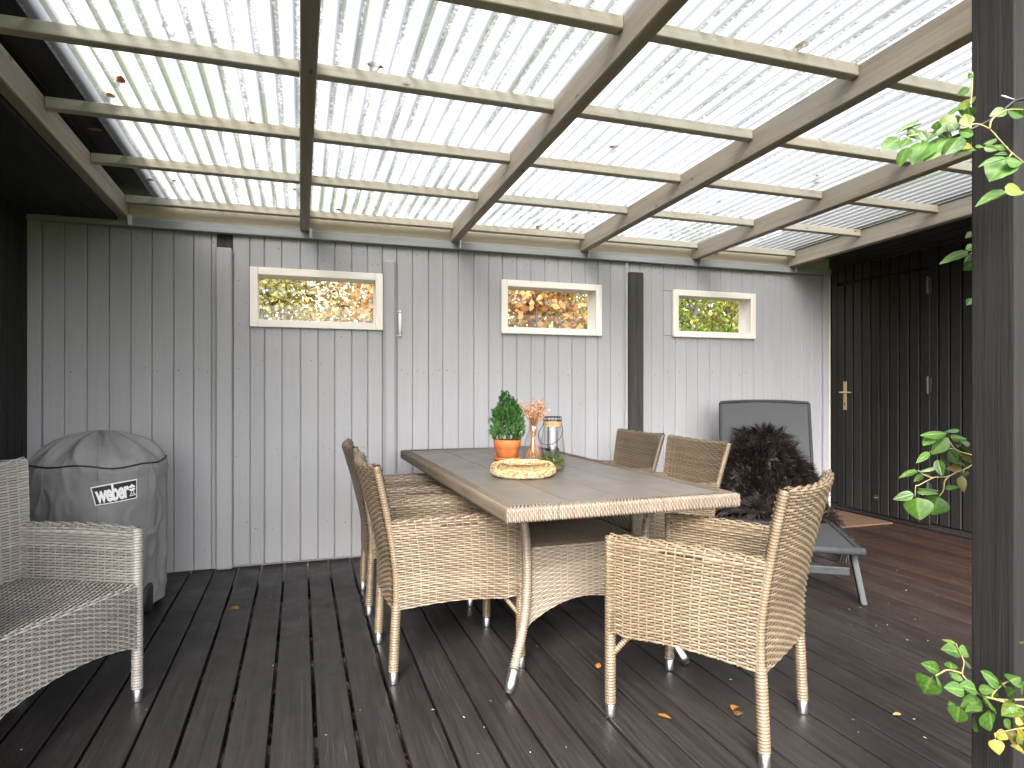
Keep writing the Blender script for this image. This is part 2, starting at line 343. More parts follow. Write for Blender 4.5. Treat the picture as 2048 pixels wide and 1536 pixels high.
def mk_lawn():
    m, n, p = M('lawn'); tc = N(n, 'ShaderNodeTexCoord'); f = noise_(n, tc.outputs['Object'], 3, 8, .7)
    n.links.new(ramp(n, f, [(.3, (.035, .05, .012)), (.6, (.075, .095, .025)), (.8, (.14, .11, .04))]).outputs[0], p.inputs['Base Color'])
    p.inputs['Roughness'].default_value = .9; bump(n, p, f, .8, .03); return m
m_lawn = mk_lawn()
# ================================================================== ground and deck
WY = 4.409                                  # front plane of the grey wall
gm = mesh('ground', [(-60, -60, -.24), (60, -60, -.24), (60, 60, -.24), (-60, 60, -.24)], [(0, 1, 2, 3)])
ob('ground', gm, m_lawn, kind='structure')
gm = mesh('soil', [(-2.2, -1.4, -.236), (5.2, -1.4, -.236), (5.2, 5.7, -.236), (-2.2, 5.7, -.236)], [(0, 1, 2, 3)])
ob('soil', gm, m_soil, kind='structure')
def litter():
    mb = MB()
    for _ in range(5200):
        x = random.uniform(-1.3, 1.6); y = random.uniform(1.2, 4.3); s = random.uniform(.012, .03); a = random.uniform(0, 6.28)
        c = np.array([x, y, -.226+random.uniform(0, .05)+(.11 if -.6 < x < .75 else 0)]); u = np.array([math.cos(a), math.sin(a), random.uniform(-.4, .4)])*s; v = np.array([-math.sin(a), math.cos(a), random.uniform(-.4, .4)])*s*.6
        mb.add([c-u, c-v, c+u, c+v], [(0, 1, 2, 3)], random.random())
    return mb.mesh('litter')
m_litter = toned('leaf_litter', [(0, (.035, .02, .012)), (.5, (.14, .068, .03)), (1, (.30, .18, .09))], .85, .2)
ob('leaf_litter', litter(), m_litter, kind='stuff', label='brown leaf litter on the soil between the deck boards', cat='leaf litter')
deck = ob('deck', None, None, None, (0, 0, 0), kind='structure')
for y in (-.31, .325, .96, 1.595, 2.23, 2.865, 3.50, 4.13):
    ob('joist', cbox(6.4, .045, .12, .002, m_joist), None, deck, (1.65, y, -.092))
edges = [-.095, .048, .178, .318, .463]     # measured joints near the middle
pitch = .138
xs = [-.095-pitch*k for k in range(11, 0, -1)]+edges+[.463+pitch*k for k in range(1, 33)]
for i in range(len(xs)-1):
    a, b = xs[i], xs[i+1]
    cx = (a+b)/2
    gap = .013 if -.55 < cx < .4 else (.010 if cx < 1.2 else .007)
    gap += random.uniform(-.002, .002)
    wd = b-a-gap
    t = min(1, max(0, (cx-.2)/3.6))
    base = np.array([1.12, 1.12, 1.15])*(1-t)+np.array([1.20, 1.05, 1.0])*t
    if cx > 2.6: base = base*(1+np.array([.45, .08, -.05])*min(1, (cx-2.6)/1.4))
    if cx < -.5: base = np.array([.95, .92, .98])
    base = base*random.uniform(.86, 1.12)
    y1 = 4.430 if cx < 4.36 else 5.35
    o = ob('plank', cbox(round(wd, 3), y1+1.0, .028, .0035, m_deck, 2), None, deck, (cx+random.uniform(-.001, .001), (y1-1.0)/2, -.014+random.uniform(-.0012, .0008)), (0, 0, random.uniform(-.0006, .0006)), tuple(base))
    # the last boards run on through the gap beside the wall
def grit():
    mb = MB()
    for _ in range(170):
        x = random.uniform(-.9, 3.6); y = random.uniform(1.3, 4.35); s = random.uniform(.0015, .0045); a = random.uniform(0, 6.28)
        u = np.array([math.cos(a), math.sin(a), 0])*s*random.uniform(1, 2.2); v = np.array([-math.sin(a), math.cos(a), 0])*s*.6; c = np.array([x, y, .0012])
        top = c+[0, 0, s*.6]
        mb.add([c-u, c-v, c+u, c+v, top], [(0, 1, 4, 4), (1, 2, 4, 4), (2, 3, 4, 4), (3, 0, 4, 4)], random.random())
    return mesh('grit', np.concatenate(mb.V), fixq(np.concatenate(mb.F)), {'tone': np.concatenate(mb.T)})
m_grit = toned('grit_and_plant_crumbs', [(0, (.10, .055, .025)), (.4, (.25, .19, .12)), (.7, (.32, .30, .27)), (1, (.42, .40, .37))], .9, .1)
ob('grit', grit(), m_grit, kind='stuff', label='scattered pale grit and plant crumbs on the deck boards', cat='grit')
# ================================================================== grey plank wall
wall = thing('grey_plank_wall', (1.45, WY, 0), 'pale grey vertical plank wall with three small cream framed windows', 'wall', kind='thing')
WX = 1.45
def wpart(name, sx, sy, sz, x, y, z, mat, b=.002, parent=wall, **kw):
    return ob(name, cbox(sx, sy, sz, b, mat), None, parent, (x-WX, y-WY, z), **kw)
wins = [(-.304, .534, 1.539, 1.922), (1.378, 2.178, 1.541, 1.930), (2.803, 3.589, 1.552, 1.928)]
ZT = 2.125
def board(a, b, yf, mat, bot=.004, top=ZT, bev=.005, parent=wall):
    """one board from x=a to b; cut round the window openings it crosses"""
    spans = [(bot, top)]
    for (wa, wb, za, zb) in wins:
        if b > wa+.02 and a < wb-.02: spans = [(bot, za+.012), (zb-.012, top)]
    for (wa, wb, za, zb) in wins:
        if b > wa+.02 and a < wb-.02:
            if wa-a > .012: wpart('plank', wa+.02-a, .02, zb-za-.026, (a+wa+.02)/2, yf+.0108, (za+zb)/2, mat, .001)
            if b-wb > .012: wpart('plank', b-wb+.02, .02, zb-za-.026, (b+wb-.02)/2, yf+.0108, (za+zb)/2, mat, .001)
    for (z0, z1) in spans:
        wpart('plank', b-a-.0015, .02, z1-z0, (a+b)/2, yf+.010+random.uniform(0, .0016), (z0+z1)/2, mat, bev)
j1 = [-1.431, -1.323, -1.208, -1.092, -.978, -.864, -.744, -.632, -.529, -.498]
for a, b in zip(j1, j1[1:]): board(a, b, WY, m_grey)
j2 = [-.404, -.304, -.217, -.111, .003, .113, .22, .329, .434, .534]
for i, (a, b) in enumerate(zip(j2, j2[1:])): board(a, b, WY-.006, m_greydiag if i == 0 else m_greysaw, .012, 2.128, .006)
j3 = [.534, .633, .74, .852, .955, 1.066, 1.18, 1.29, 1.394, 1.505, 1.614, 1.724, 1.832, 1.942, 2.053, 2.158, 2.264, 2.371, 2.43]
for a, b in zip(j3, j3[1:]): board(a, b, WY, m_grey)
j4 = [2.43, 2.52, 2.622, 2.73, 2.839, 2.941, 3.044, 3.157, 3.263, 3.37, 3.479, 3.589, 3.69, 3.782, 3.885, 3.985, 4.085, 4.187, 4.285, 4.36]
for a, b in zip(j4, j4[1:]): board(a, b, WY, m_grey)
# solid core behind the boards, leaving the openings free
def core(bm):
    X0, X1, Y0, Y1 = -1.50, 4.367, WY+.024, WY+.115
    cuts = [X0]+[v for w_ in wins for v in (w_[0]+.03, w_[1]-.03)]+[X1]
    for i in range(len(cuts)-1):
        a, b = cuts[i], cuts[i+1]
        zz = [(0.0, 2.24)] if i % 2 == 0 else [(0.0, wins[i//2][2]+.03), (wins[i//2][3]-.03, 2.24)]
        for z0, z1 in zz:
            bmesh.ops.create_cube(bm, size=1, matrix=Matrix.Translation(((a+b)/2-WX, (Y0+Y1)/2-WY, (z0+z1)/2)) @ Matrix.Diagonal((b-a, Y1-Y0, z1-z0, 1)))
ob('wall_core', join_bm(core), m_grey, wall)
wpart('corner_board', .068, .045, 2.15, -1.466, WY-.004, 1.077, m_grey, .004)
wpart('corner_board', .066, .04, 2.13, 4.334, WY-.006, 1.067, m_grey, .004)
wpart('corner_board', .02, .14, 2.14, 4.376, WY+.055, 1.072, m_creamz, .002)
wpart('corner_board', .05, .03, 2.06, 4.272, WY-.004, 1.035, m_grey, .004) if False else None
# uprights: rough grey post with the notch above it, half round post, dark post
wpart('post', .098, .06, 2.030, -.455, WY-.006, 1.017, m_grey, .010)
wpart('notch_shade_block', .088, .012, .10, -.455, WY+.016, 2.075, m_bpost, .001)  # dark piece added in the notch, standing in for the shade under the trim
wpart('half_round_post', .094, .05, 2.022, .584, WY-.005, 1.013, m_grey, .020)
wpart('dark_post', .122, .05, 2.042, 2.471, WY-.012, 1.021, m_bpost, .005, label='dark brown cracked upright between two windows')
wpart('joint_strip', .022, .022, 2.12, 2.396, WY-.006, 1.06, m_grey, .004)
# shelf-like trim under the rafters, plate and batten above it
wpart('trim_board', 5.87, .045, .056, 1.435, WY-.020, 2.148, m_greyx, .005)
wpart('wall_plate', 5.86, .03, .115, 1.435, WY-.008, 2.232, m_plate, .003)
mb = MB()
for row in (.62, 1.26, 2.07):
    for a, b in zip(j1[:-1]+j3[1:-1]+j4[1:-1], j1[1:]+j3[2:]+j4[2:]):
        if b < a or b-a > .13: continue
        for q in (.3, .72):
            if random.random() < .55:
                x = a+(b-a)*q+random.uniform(-.006, .006); z = row+random.uniform(-.022, .022); t = np.arange(6)*math.pi/3; r = random.uniform(.0022, .0044)
                P = np.stack([x-WX+r*np.cos(t), np.full(6, -.0018), z+r*np.sin(t)], -1); mb.add(P, [(0, 5, 4, 3), (0, 3, 2, 1)], .5)
for k in range(60):
    x = random.choice(j2[1:-1])+random.uniform(.015, .09); z = random.choice((.25, .75, 1.1, 1.32, 1.5, 1.98, 2.06))+random.uniform(-.012, .012)
    if k < 14: x = -.404+random.uniform(.02, .085); z = .15+k*.14
    if x > .525: continue
    t = np.arange(6)*math.pi/3; r = random.uniform(.0022, .004)
    P = np.stack([x-WX+r*np.cos(t), np.full(6, -.0095), z+r*np.sin(t)], -1); mb.add(P, [(0, 5, 4, 3), (0, 3, 2, 1)], .5)
ob('nail_heads', mb.mesh('nails'), m_nail, wall, kind='stuff')
for (a, b, z0, z1), lab in zip(wins, ('cream framed window widest of the three', None, None)):
    yf = WY-.030; fw = .048; cx, cz = (a+b)/2, (z0+z1)/2; dep = .145
    def lining(bm, a=a, b=b, z0=z0, z1=z1):
        t = .02
        for (x0, x1, q0, q1) in ((a+fw-t, a+fw, z0+fw-t, z1-fw+t), (b-fw, b-fw+t, z0+fw-t, z1-fw+t), (a+fw, b-fw, z0+fw-t, z0+fw), (a+fw, b-fw, z1-fw, z1-fw+t)):
            bmesh.ops.create_cube(bm, size=1, matrix=Matrix.Translation(((x0+x1)/2-cx, dep/2+.004, (q0+q1)/2-cz)) @ Matrix.Diagonal((x1-x0, dep, q1-q0, 1)))
    wn = ob('window', join_bm(lining), m_cream, wall, (cx-WX, yf-WY+.012, cz))
    for s in (a+fw/2, b-fw/2): ob('frame', cbox(fw, .024, z1-z0, .003, m_creamz), None, wn, (s-cx, 0, 0))
    for s in (z0+fw/2, z1-fw/2): ob('frame', cbox(b-a-2*fw-.001, .022, fw, .003, m_cream), None, wn, (0, .0012, s-cz))
    ob('pane', mesh('pane', [(a+fw-cx, dep-.02, z0+fw-cz), (b-fw-cx, dep-.02, z0+fw-cz), (b-fw-cx, dep-.02, z1-fw-cz), (a+fw-cx, dep-.02, z1-fw-cz)], [(0, 1, 2, 3)]), m_pane, wn)
# ================================================================== black plank walls and their eaves
def plank_rows(parent, x, y0, y1, z0, z1, side, off, mat=m_black, skip=None):
    """vertical boards on a wall facing +-X"""
    p = .094; n = int(round((y1-y0)/p))
    for k in range(n):
        yc = y0+p*(k+.5)
        if skip and skip[0] < yc < skip[1]: continue
        ob('plank', cbox(.022, p-.013, z1-z0, .004, mat), None, parent, (x-off[0]+side*random.uniform(0, .003), yc-off[1], (z0+z1)/2-off[2]))
lw = thing('black_plank_wall', (-1.53, 2.4, 0), 'black vertical plank wall behind the covered grill at the grey wall end', 'wall', kind='thing')
plank_rows(lw, -1.511, .464, 4.412, .0, 2.30, 1, (-1.53, 2.4, 0))
ob('wall_core', box(.10, 4.6, 2.5, 0), m_black, lw, (-.05, -.1, 1.25))
rw = thing('black_plank_wall', (4.83, 3.2, 0), 'black vertical plank wall with a door and worn brass handle', 'wall', kind='thing')
YD0, YD1 = 3.790, 4.730
plank_rows(rw, 4.811, 4.798, 5.36, .06, 2.32, -1, (4.83, 3.2, 0))
plank_rows(rw, 4.811, 1.0, 3.79, .06, 2.32, -1, (4.83, 3.2, 0))
ob('plank', cbox(.022, .06, 2.26, .004, m_black), None, rw, (-.019, 4.764-3.2, 1.19))
ob('wall_core', box(.10, 4.6, 2.95, 0), m_black, rw, (.062, 0, 1.475))  # raised above the roof to block sky and darken the last bay
ob('plinth', box(.02, 4.4, .055, .002), m_black, rw, (-.004, 0, .0285))
def vent(bm):
    for k in range(150):
        for r in range(3):
            bmesh.ops.create_cube(bm, size=1, matrix=Matrix.Translation((0, -.95+k*.0125+(r % 2)*.006, .012+r*.014)) @ Matrix.Diagonal((.004, .006, .006, 1)))
ob('vent_mesh', join_bm(vent), plain('dull_steel', (.10, .095, .09), .5, .6), rw, (-.017, .9, .004), kind='stuff')
ob('head_board', box(.03, 4.3, .04, .003), m_blackY, rw, (-.042, 0, 2.285))
door = ob('door', box(.03, YD1-YD0-.012, 2.09, .002), m_black, rw, (.001, (YD0+YD1)/2-3.2, 1.075))
for k in range(10):
    ob('plank', cbox(.022, .082, 2.06, .004, m_black), None, door, (-.0265+random.uniform(-.002, 0), -.423+.094*k, 0))
def handle(bm):
    bmesh.ops.create_cube(bm, size=1, matrix=Matrix.Translation((0, 0, -.03)) @ Matrix.Diagonal((.006, .040, .262, 1)))
    bmesh.ops.bevel(bm, geom=bm.edges[:], offset=.0025, segments=2, affect='EDGES')
    bmesh.ops.create_cone(bm, cap_ends=True, segments=12, radius1=.010, radius2=.008, depth=.045, matrix=Matrix.Translation((-.022, 0, .0)) @ Matrix.Rotation(math.pi/2, 4, 'Y'))
    g = bmesh.ops.create_cone(bm, cap_ends=True, segments=12, radius1=.0085, radius2=.0065, depth=.125, matrix=Matrix.Translation((-.044, -.045, .0)) @ Matrix.Rotation(math.pi/2, 4, 'X'))
    bmesh.ops.create_uvsphere(bm, u_segments=10, v_segments=6, radius=.0095, matrix=Matrix.Translation((-.044, .012, 0)))
ob('handle', join_bm(handle), m_brass, door, (-.043, 4.628-(YD0+YD1)/2, 1.104-1.075))
def keyhole(bm):
    bmesh.ops.create_cone(bm, cap_ends=True, segments=10, radius1=.006, radius2=.006, depth=.003, matrix=Matrix.Rotation(math.pi/2, 4, 'Y'))
    bmesh.ops.create_cube(bm, size=1, matrix=Matrix.Translation((0, 0, -.011)) @ Matrix.Diagonal((.003, .005, .018, 1)))
ob('keyhole', join_bm(keyhole), m_rubber, door, (-.0478, 4.628-(YD0+YD1)/2, 1.0-1.075))
def hinge(bm):
    bmesh.ops.create_cone(bm, cap_ends=True, segments=10, radius1=.009, radius2=.009, depth=.14, matrix=Matrix.Translation((-.012, 0, 0)))
    bmesh.ops.create_cube(bm, size=1, matrix=Matrix.Diagonal((.006, .05, .12, 1)))
hm = join_bm(hinge); hmat = plain('dark_steel_hinge', (.09, .085, .08), .45, .7)
for z in (1.972, 1.17, .32): ob('hinge', hm, hmat, door, (-.040, 3.802-(YD0+YD1)/2, z-1.075))
def knob(bm):
    bmesh.ops.create_cone(bm, cap_ends=True, segments=16, radius1=.022, radius2=.020, depth=.012, matrix=Matrix.Rotation(-math.pi/2, 4, 'Y'))
    bmesh.ops.create_uvsphere(bm, u_segments=12, v_segments=8, radius=.011, matrix=Matrix.Translation((-.010, 0, 0)))
ob('door_stop', join_bm(knob), hmat, door, (-.043, 4.294-(YD0+YD1)/2, .186-1.075))
SL = .031                                   # roof slope: it falls towards the grey wall
def rz(y): return 2.285+SL*(WY-y)           # top of the rafters = underside of the sheets
def sloped(sx, L, sz, b, mat): return cbox(sx, L, sz, b, mat)
rot_s = (-math.atan(SL), 0, 0)
def soffit(x0, x1, label, y0=.5, y1=4.41, dz=.125):
    t = thing('eave_soffit', ((x0+x1)/2, (y0+y1)/2, rz((y0+y1)/2)-dz), label, 'soffit', kind='thing')
    n = max(3, int(abs(x1-x0)/.105)); w_ = (x1-x0)/n
    for k in range(n):
        ob('board', cbox(round(w_-.004, 3), y1-y0, .02, .003, m_blackY), None, t, (x0+w_*(k+.5)-(x0+x1)/2, 0, random.uniform(0, .002)), rot_s)
    ob('roof_deck', box(x1-x0+.10, y1-y0+.3, .03, .002), m_blackY, t, (0, 0, .18), rot_s)
    return t
soffit(-1.56, -1.035, 'dark boarded soffit under the eave above the covered grill')
soffit(3.975, 4.796, 'dark boarded soffit under the eave above the door', .9, 5.3, .012)
# boards over the door
for k in range(10):
    ob('plank', cbox(.022, .081, .19, .004, m_black), None, rw, (-.020, YD0+.047+.094*k-3.2, 2.222))
# dark flashing strips that lap over the first and last roof sheets
lf = ob('eave_flashing', box(.62, 4.0, .04, .003), m_blackY, None, (-1.125, 2.55, rz(2.55)+.062), rot_s, label='dark flashing board over the roof edge beside the black wall with the grill', cat='flashing', kind='thing')
rf = ob('eave_flashing', box(.95, 4.2, .04, .003), m_blackY, None, (4.345, 2.65, rz(2.65)+.062), rot_s, label='dark flashing board over the roof edge above the door', cat='flashing', kind='thing')
# ================================================================== patio roof
YF = .72                                    # front edge of the roof
roof = thing('patio_roof', (1.5, 2.55, 2.2), 'translucent ribbed patio roof on weathered wooden rafters', 'roof', kind='thing')
RO = (1.5, 2.55, 2.2)
L = WY-.030-YF; yc = (WY-.030+YF)/2
RX = [-1.0, .028, 1.0+.028, 1.987+.03, 2.964+.03, 3.911+.03]
RX[0] = -1.007
for i, x in enumerate(RX):
    o = ob('rafter', box(.056, L, .118, .004), m_rafter, roof, (x-RO[0], yc-RO[1], rz(yc)-.0595-RO[2]), rot_s)
    def br(bm):
        bmesh.ops.create_cube(bm, size=1, matrix=Matrix.Translation((0, 0, 0)) @ Matrix.Diagonal((.003, .03, .060, 1)))
        bmesh.ops.create_cube(bm, size=1, matrix=Matrix.Translation((.008, .014, 0)) @ Matrix.Diagonal((.016, .003, .060, 1)))
    ob('bracket', join_bm(br), m_zinc, roof, (x+.031-RO[0], WY-.0605-RO[1], 2.158-RO[2]))
bys = [.70, 1.27, 1.855, 2.447, 3.035, 3.635, 4.285]
for i in range(len(RX)-1):
    a, b = RX[i]+.0285, RX[i+1]-.0285
    for y in bys:
        ob('batten', cbox(round(b-a, 3), .045, .045, .003, m_batten), None, roof, ((a+b)/2-RO[0], y+.022-RO[1], rz(y+.022)-.0235+random.uniform(-.001, .001)-RO[2]), (-math.atan(SL), 0, random.uniform(-.002, .002)))
    ob('wall_batten', cbox(round(b-a, 3), .05, .05, .003, m_plate), None, roof, ((a+b)/2-RO[0], WY-.050-RO[1], 2.262-RO[2])) if False else None
ob('front_beam', box(5.9, .05, .145, .004), m_rafterd, roof, (1.45-RO[0], 1.03-RO[1], rz(1.03)-.120-.0745-RO[2]))
def sheet_mesh(ncor):
    p = .0684; pr = [(0, 0, 1), (.10, 0, 1), (.20, 0, .95), (.27, .3, .5), (.36, .85, .12), (.42, 1, 0), (.60, 1.04, 0), (.78, 1, 0), (.84, .85, .12), (.93, .3, .5)]
    xs_, zs_, va = [], [], []
    for k in range(ncor):
        for (u, h, v) in pr: xs_.append((k+u)*p); zs_.append(h*.017); va.append(v)
    xs_.append(ncor*p); zs_.append(0); va.append(1)
    ys_ = np.linspace(0, 1, 13)*(WY+.10-YF+.08)
    n = len(xs_); V = np.zeros((len(ys_), n, 3)); V[..., 0] = np.array(xs_)-ncor*p/2; V[..., 2] = zs_; V[..., 1] = ys_[:, None]-ys_[-1]/2
    i = np.arange(len(ys_)-1)[:, None]*n; j = np.arange(n-1)[None]
    F = np.stack([i+j, i+j+1, i+n+j+1, i+n+j], -1).reshape(-1, 4)
    return mesh('sheet', V, F, {'valley': np.tile(va, len(ys_))}, True), ncor*p
sm, sw = sheet_mesh(15)
ym = (YF-.08+WY+.10)/2
for k in range(5):
    x = -.835+sw*(k+.5)
    if k == 4: sm2, sw2 = sheet_mesh(10); x = -.835+sw*4+sw2/2
    ob('roof_sheet', sm if k < 4 else sm2, m_sheet, roof, (x-RO[0], ym-RO[1], rz(ym)+.001-RO[2]), rot_s)
# ================================================================== black post at the front corner
pm = box(.105, .097, 2.26, .004, 2)
post = ob('black_timber_post', pm, m_post, None, (1.5525, 1.0355, 1.0), label='thick black rough-sawn post with climbing leaves around it', cat='post', kind='thing')
# ================================================================== wicker weaving
def weave(mb, surf, Lu, Lv, pitch=.029, row=.0104, amp=.0026, sub=4, stakes=True, bulge=.0025):
    """strands run along u, over and under stakes that run along v; every strand is a curved ribbon"""
    nu = max(2, int(round(Lu/pitch))); nr = max(2, int(round(Lv/row))); e = 1e-3
    def normal(u, v):
        du = surf(np.clip(u+e, 0, 1), v)-surf(np.clip(u-e, 0, 1), v); dv = surf(u, np.clip(v+e, 0, 1))-surf(u, np.clip(v-e, 0, 1))
        n = np.cross(du, dv); return n/(np.linalg.norm(n, axis=-1, keepdims=True)+1e-12)
    us = np.linspace(0, 1, nu*sub+1); j = np.arange(nr)
    vv = np.stack([(j+.10)/nr, (j+.5)/nr, (j+.90)/nr], 1)                     # nr,3
    U = np.broadcast_to(us, (nr, 3, len(us))); Vv = np.broadcast_to(vv[:, :, None], U.shape)
    P = surf(U, Vv); Nn = normal(U, Vv)
    ph = amp*np.cos(math.pi*us*nu)[None, None]*((-1.)**j)[:, None, None]+np.array([-.0006, bulge, -.0006])[None, :, None]
    P = P+Nn*ph[..., None]
    tone = np.clip(rng.normal(.5, .13, nr), 0, 1)[:, None, None]+rng.normal(0, .05, (nr, 1, len(us)))
    n = len(us); base = (np.arange(nr)*3*n)[:, None, None]; r = (np.arange(2)*n)[None, :, None]; c = np.arange(n-1)[None, None]
    F = np.stack([base+r+c, base+r+c+1, base+r+n+c+1, base+r+n+c], -1).reshape(-1, 4)
    mb.add(P, F, np.broadcast_to(tone, (nr, 3, n)).reshape(-1))
    if stakes:
        k = np.arange(nu+1)/nu; h = .0026/Lu; m = nr+1
        vs = np.linspace(0, 1, m)
        U = np.clip(np.stack([k-h, k+h], 1)[:, :, None]+np.zeros(m), 0, 1); Vv = np.broadcast_to(vs, U.shape)
        P = surf(U, Vv); P = P+normal(U, Vv)*.0002
        b = (np.arange(nu+1)*2*m)[:, None]; c = np.arange(m-1)[None]
        F = np.stack([b+c, b+m+c, b+m+c+1, b+c+1], -1).reshape(-1, 4)
        mb.add(P, F, np.repeat(np.clip(rng.normal(.75, .12, nu+1), 0, 1), 2*m))
def core_sheet(mb_c, surf, nu=12, nv=12, off=-.0035):
    u, v = np.meshgrid(np.linspace(0, 1, nu), np.linspace(0, 1, nv), indexing='ij'); e = 1e-3
    n = np.cross(surf(np.clip(u+e, 0, 1), v)-surf(np.clip(u-e, 0, 1), v), surf(u, np.clip(v+e, 0, 1))-surf(u, np.clip(v-e, 0, 1)))
    P = surf(u, v)+n/(np.linalg.norm(n, axis=-1, keepdims=True)+1e-12)*off
    i = np.arange(nu-1)[:, None]*nv; j = np.arange(nv-1)[None]
    mb_c.add(P, np.stack([i+j, i+nv+j, i+nv+j+1, i+j+1], -1).reshape(-1, 4))
def wrapped(mb, P, r, pitch=.0102, sides=10, cap=True, groove=.0048):
    """a tube wound with strand: one ridge per turn"""
    Q, t = resample(P, pitch/3); rr = r*np.ones(len(Q))+np.array([-groove, .0009, .0009])[np.arange(len(Q)) % 3]
    V, F = tube(Q, rr, sides, False)
    ring = np.clip(rng.normal(.55, .08, len(Q)//3+1), 0, 1)[np.arange(len(Q))//3]
    mb.add(V, F, np.repeat(ring, sides))
    if cap:
        for e in (0, len(Q)-1):
            a = np.arange(sides)+e*sides; mid = (sides//2)
            fs = [(a[0], a[k], a[k+1], a[k+2]) for k in range(1, sides-2, 2)]
            mb.F.append(np.array(fs)+mb.n-len(V))
def interp(x, xs_, ys_): return np.interp(x, xs_, ys_)
class Chair:
    """local axes: y forward, x to the sitter's right, z up; origin on the floor midway between the rear legs"""
    def __init__(s, top=.855, arm=.637, seat=.43, depth=.505, wr=.205, wf=.237, wtop=.262, lean=.085, low=.285, front_low=.27, arch=.02):
        s.__dict__.update(locals())
    def wb(s, z): return np.interp(z, [.2, s.seat, s.arm, s.top], [s.wr+.004, s.wr+.012, s.wr+.028, s.wtop])
    def yb(s, z): return -s.lean*np.clip((z-s.seat+.03)/(s.top-s.seat+.03), 0, 1)**1.35
    def back(s, u, v):
        t = .034; a = s.top-.012-s.low; b = math.pi*t/2; c = s.top-.012-s.seat; Lt = a+b+c
        q = v*Lt; x_ = 2*u-1
        lowz = s.low+.012*(1-x_**2)
        z = np.where(q < a, lowz+(s.top-.012-lowz)*q/a, np.where(q < a+b, s.top-.012+t/2*np.sin(np.clip((q-a)/b, 0, 1)*math.pi), s.top-.012-(q-a-b)))
        o = np.where(q < a, -t/2, np.where(q < a+b, -t/2*np.cos(np.clip((q-a)/b, 0, 1)*math.pi), t/2))
        f = np.clip((z-s.seat)/(s.top-s.seat), 0, 1)
        y = s.yb(z)-.034*f*(1-x_**2)-.012*(1-f)*(1-x_**2)+o
        return np.stack([x_*s.wb(z), y, z-.012*f*(1-x_**2)], -1)
    def side(s, sx):
        def f(u, v):
            t = .038; a = s.arm-t/2-s.low; b = math.pi*t/2; c = s.arm-t/2-s.seat+.03; Lt = a+b+c; q = v*Lt
            low = s.low+s.arch*np.sin(math.pi*u)+.012*np.exp(-((u-.06)/.05)**2)
            z = np.where(q < a, low+(s.arm-t/2-low)*q/a, np.where(q < a+b, s.arm-t/2+t/2*np.sin(np.clip((q-a)/b, 0, 1)*math.pi), s.arm-t/2-(q-a-b)))
            o = np.where(q < a, t/2, np.where(q < a+b, t/2*np.cos(np.clip((q-a)/b, 0, 1)*math.pi), -t/2))
            yr = s.yb(z); y = s.depth*(1-u)+(yr+.004)*u
            xc = s.wf*(1-u)+(s.wb(z)-.008)*u+.006*np.sin(math.pi*u)
            return np.stack([sx*(xc+o*(1 if True else 1)), y, z+.006*np.sin(math.pi*u)*(z > s.arm-.03)], -1)
        return f
    def seatf(s, u, v):
        a = s.seat-.012-s.front_low; b = .02; c = s.depth-.01; Lt = a+b+c; q = v*Lt; x_ = 2*u-1
        lowz = s.front_low+(.03 if s.front_low > .22 else .055)*np.cos(x_*math.pi/2)**.6*np.ones_like(q)
        z = np.where(q < a, lowz+(s.seat-.012-lowz)*q/a, np.where(q < a+b, s.seat-.012+.012*np.sin(np.clip((q-a)/b, 0, 1)*math.pi/2), s.seat-.012*np.sin(math.pi*np.clip((q-a-b)/c, 0, 1))*(1-x_**2)))
        y = np.where(q < a, s.depth+.014, np.where(q < a+b, s.depth+.014-.012*(1-np.cos(np.clip((q-a)/b, 0, 1)*math.pi/2)), s.depth+.002-(q-a-b)))
        w_ = np.interp(y, [0, s.depth], [s.wr, s.wf-.004])
        return np.stack([x_*w_, y, z], -1)
    def build(s, mat, name='wicker_armchair'):
        R = {}
        mb = MB(); weave(mb, s.back, .47, (s.top-s.low)+(s.top-s.seat)+.05)
        for sx in (-1, 1):
            zz = np.linspace(s.low-.01, s.top-.004, 14); wrapped(mb, np.stack([sx*(s.wb(zz)-.003), s.yb(zz), zz], -1), .0145, pitch=.0104, groove=.0022)
        R['backrest'] = mb.mesh('backrest', True)
        for sx in (-1, 1):
            mb = MB(); weave(mb, s.side(sx), s.depth, (s.arm-s.low)+(s.arm-s.seat)+.08)
            R['side_panel', sx] = mb.mesh('side_panel', True)
        mb = MB(); weave(mb, s.seatf, .45, (s.seat-s.front_low)+s.depth, pitch=.02, row=.0095)
        R['seat'] = mb.mesh('seat', True)
        for sx in (-1, 1):
            mb = MB(); wrapped(mb, [(sx*s.wf, s.depth, .045), (sx*s.wf, s.depth, s.arm-.004)], .0192); R['leg', sx, 1] = mb.mesh('leg', True)
            mb = MB(); wrapped(mb, [(sx*(s.wr+.006), -.012, .045), (sx*(s.wr+.004), 0, s.low+.02)], .0190); R['leg', sx, 0] = mb.mesh('leg', True)
            mb = MB(); wrapped(mb, [(sx*(s.wf-.004), s.depth-.004, s.low-.07), (sx*(s.wf-.02), s.depth-.075, s.low+.02)], .010); R['brace', sx] = mb.mesh('brace', True)
        R['foot'] = lathe([(0, 0), (.0165, 0), (.0175, .004), (.0172, .042), (.0150, .046), (0, .046)], 16)
        mb = MB()
        core_sheet(mb, lambda u, v: s.back(u*.98+.01, v*.5+0), off=-.012); 
        for sx in (-1, 1): core_sheet(mb, lambda u, v, f=s.side(sx): f(u*.96+.02, v*.46), off=.010 if sx > 0 else -.010)
        core_sheet(mb, lambda u, v: s.seatf(u*.96+.02, v*.96+.02), off=.006)
        R['core'] = mb.mesh('core')
        return R
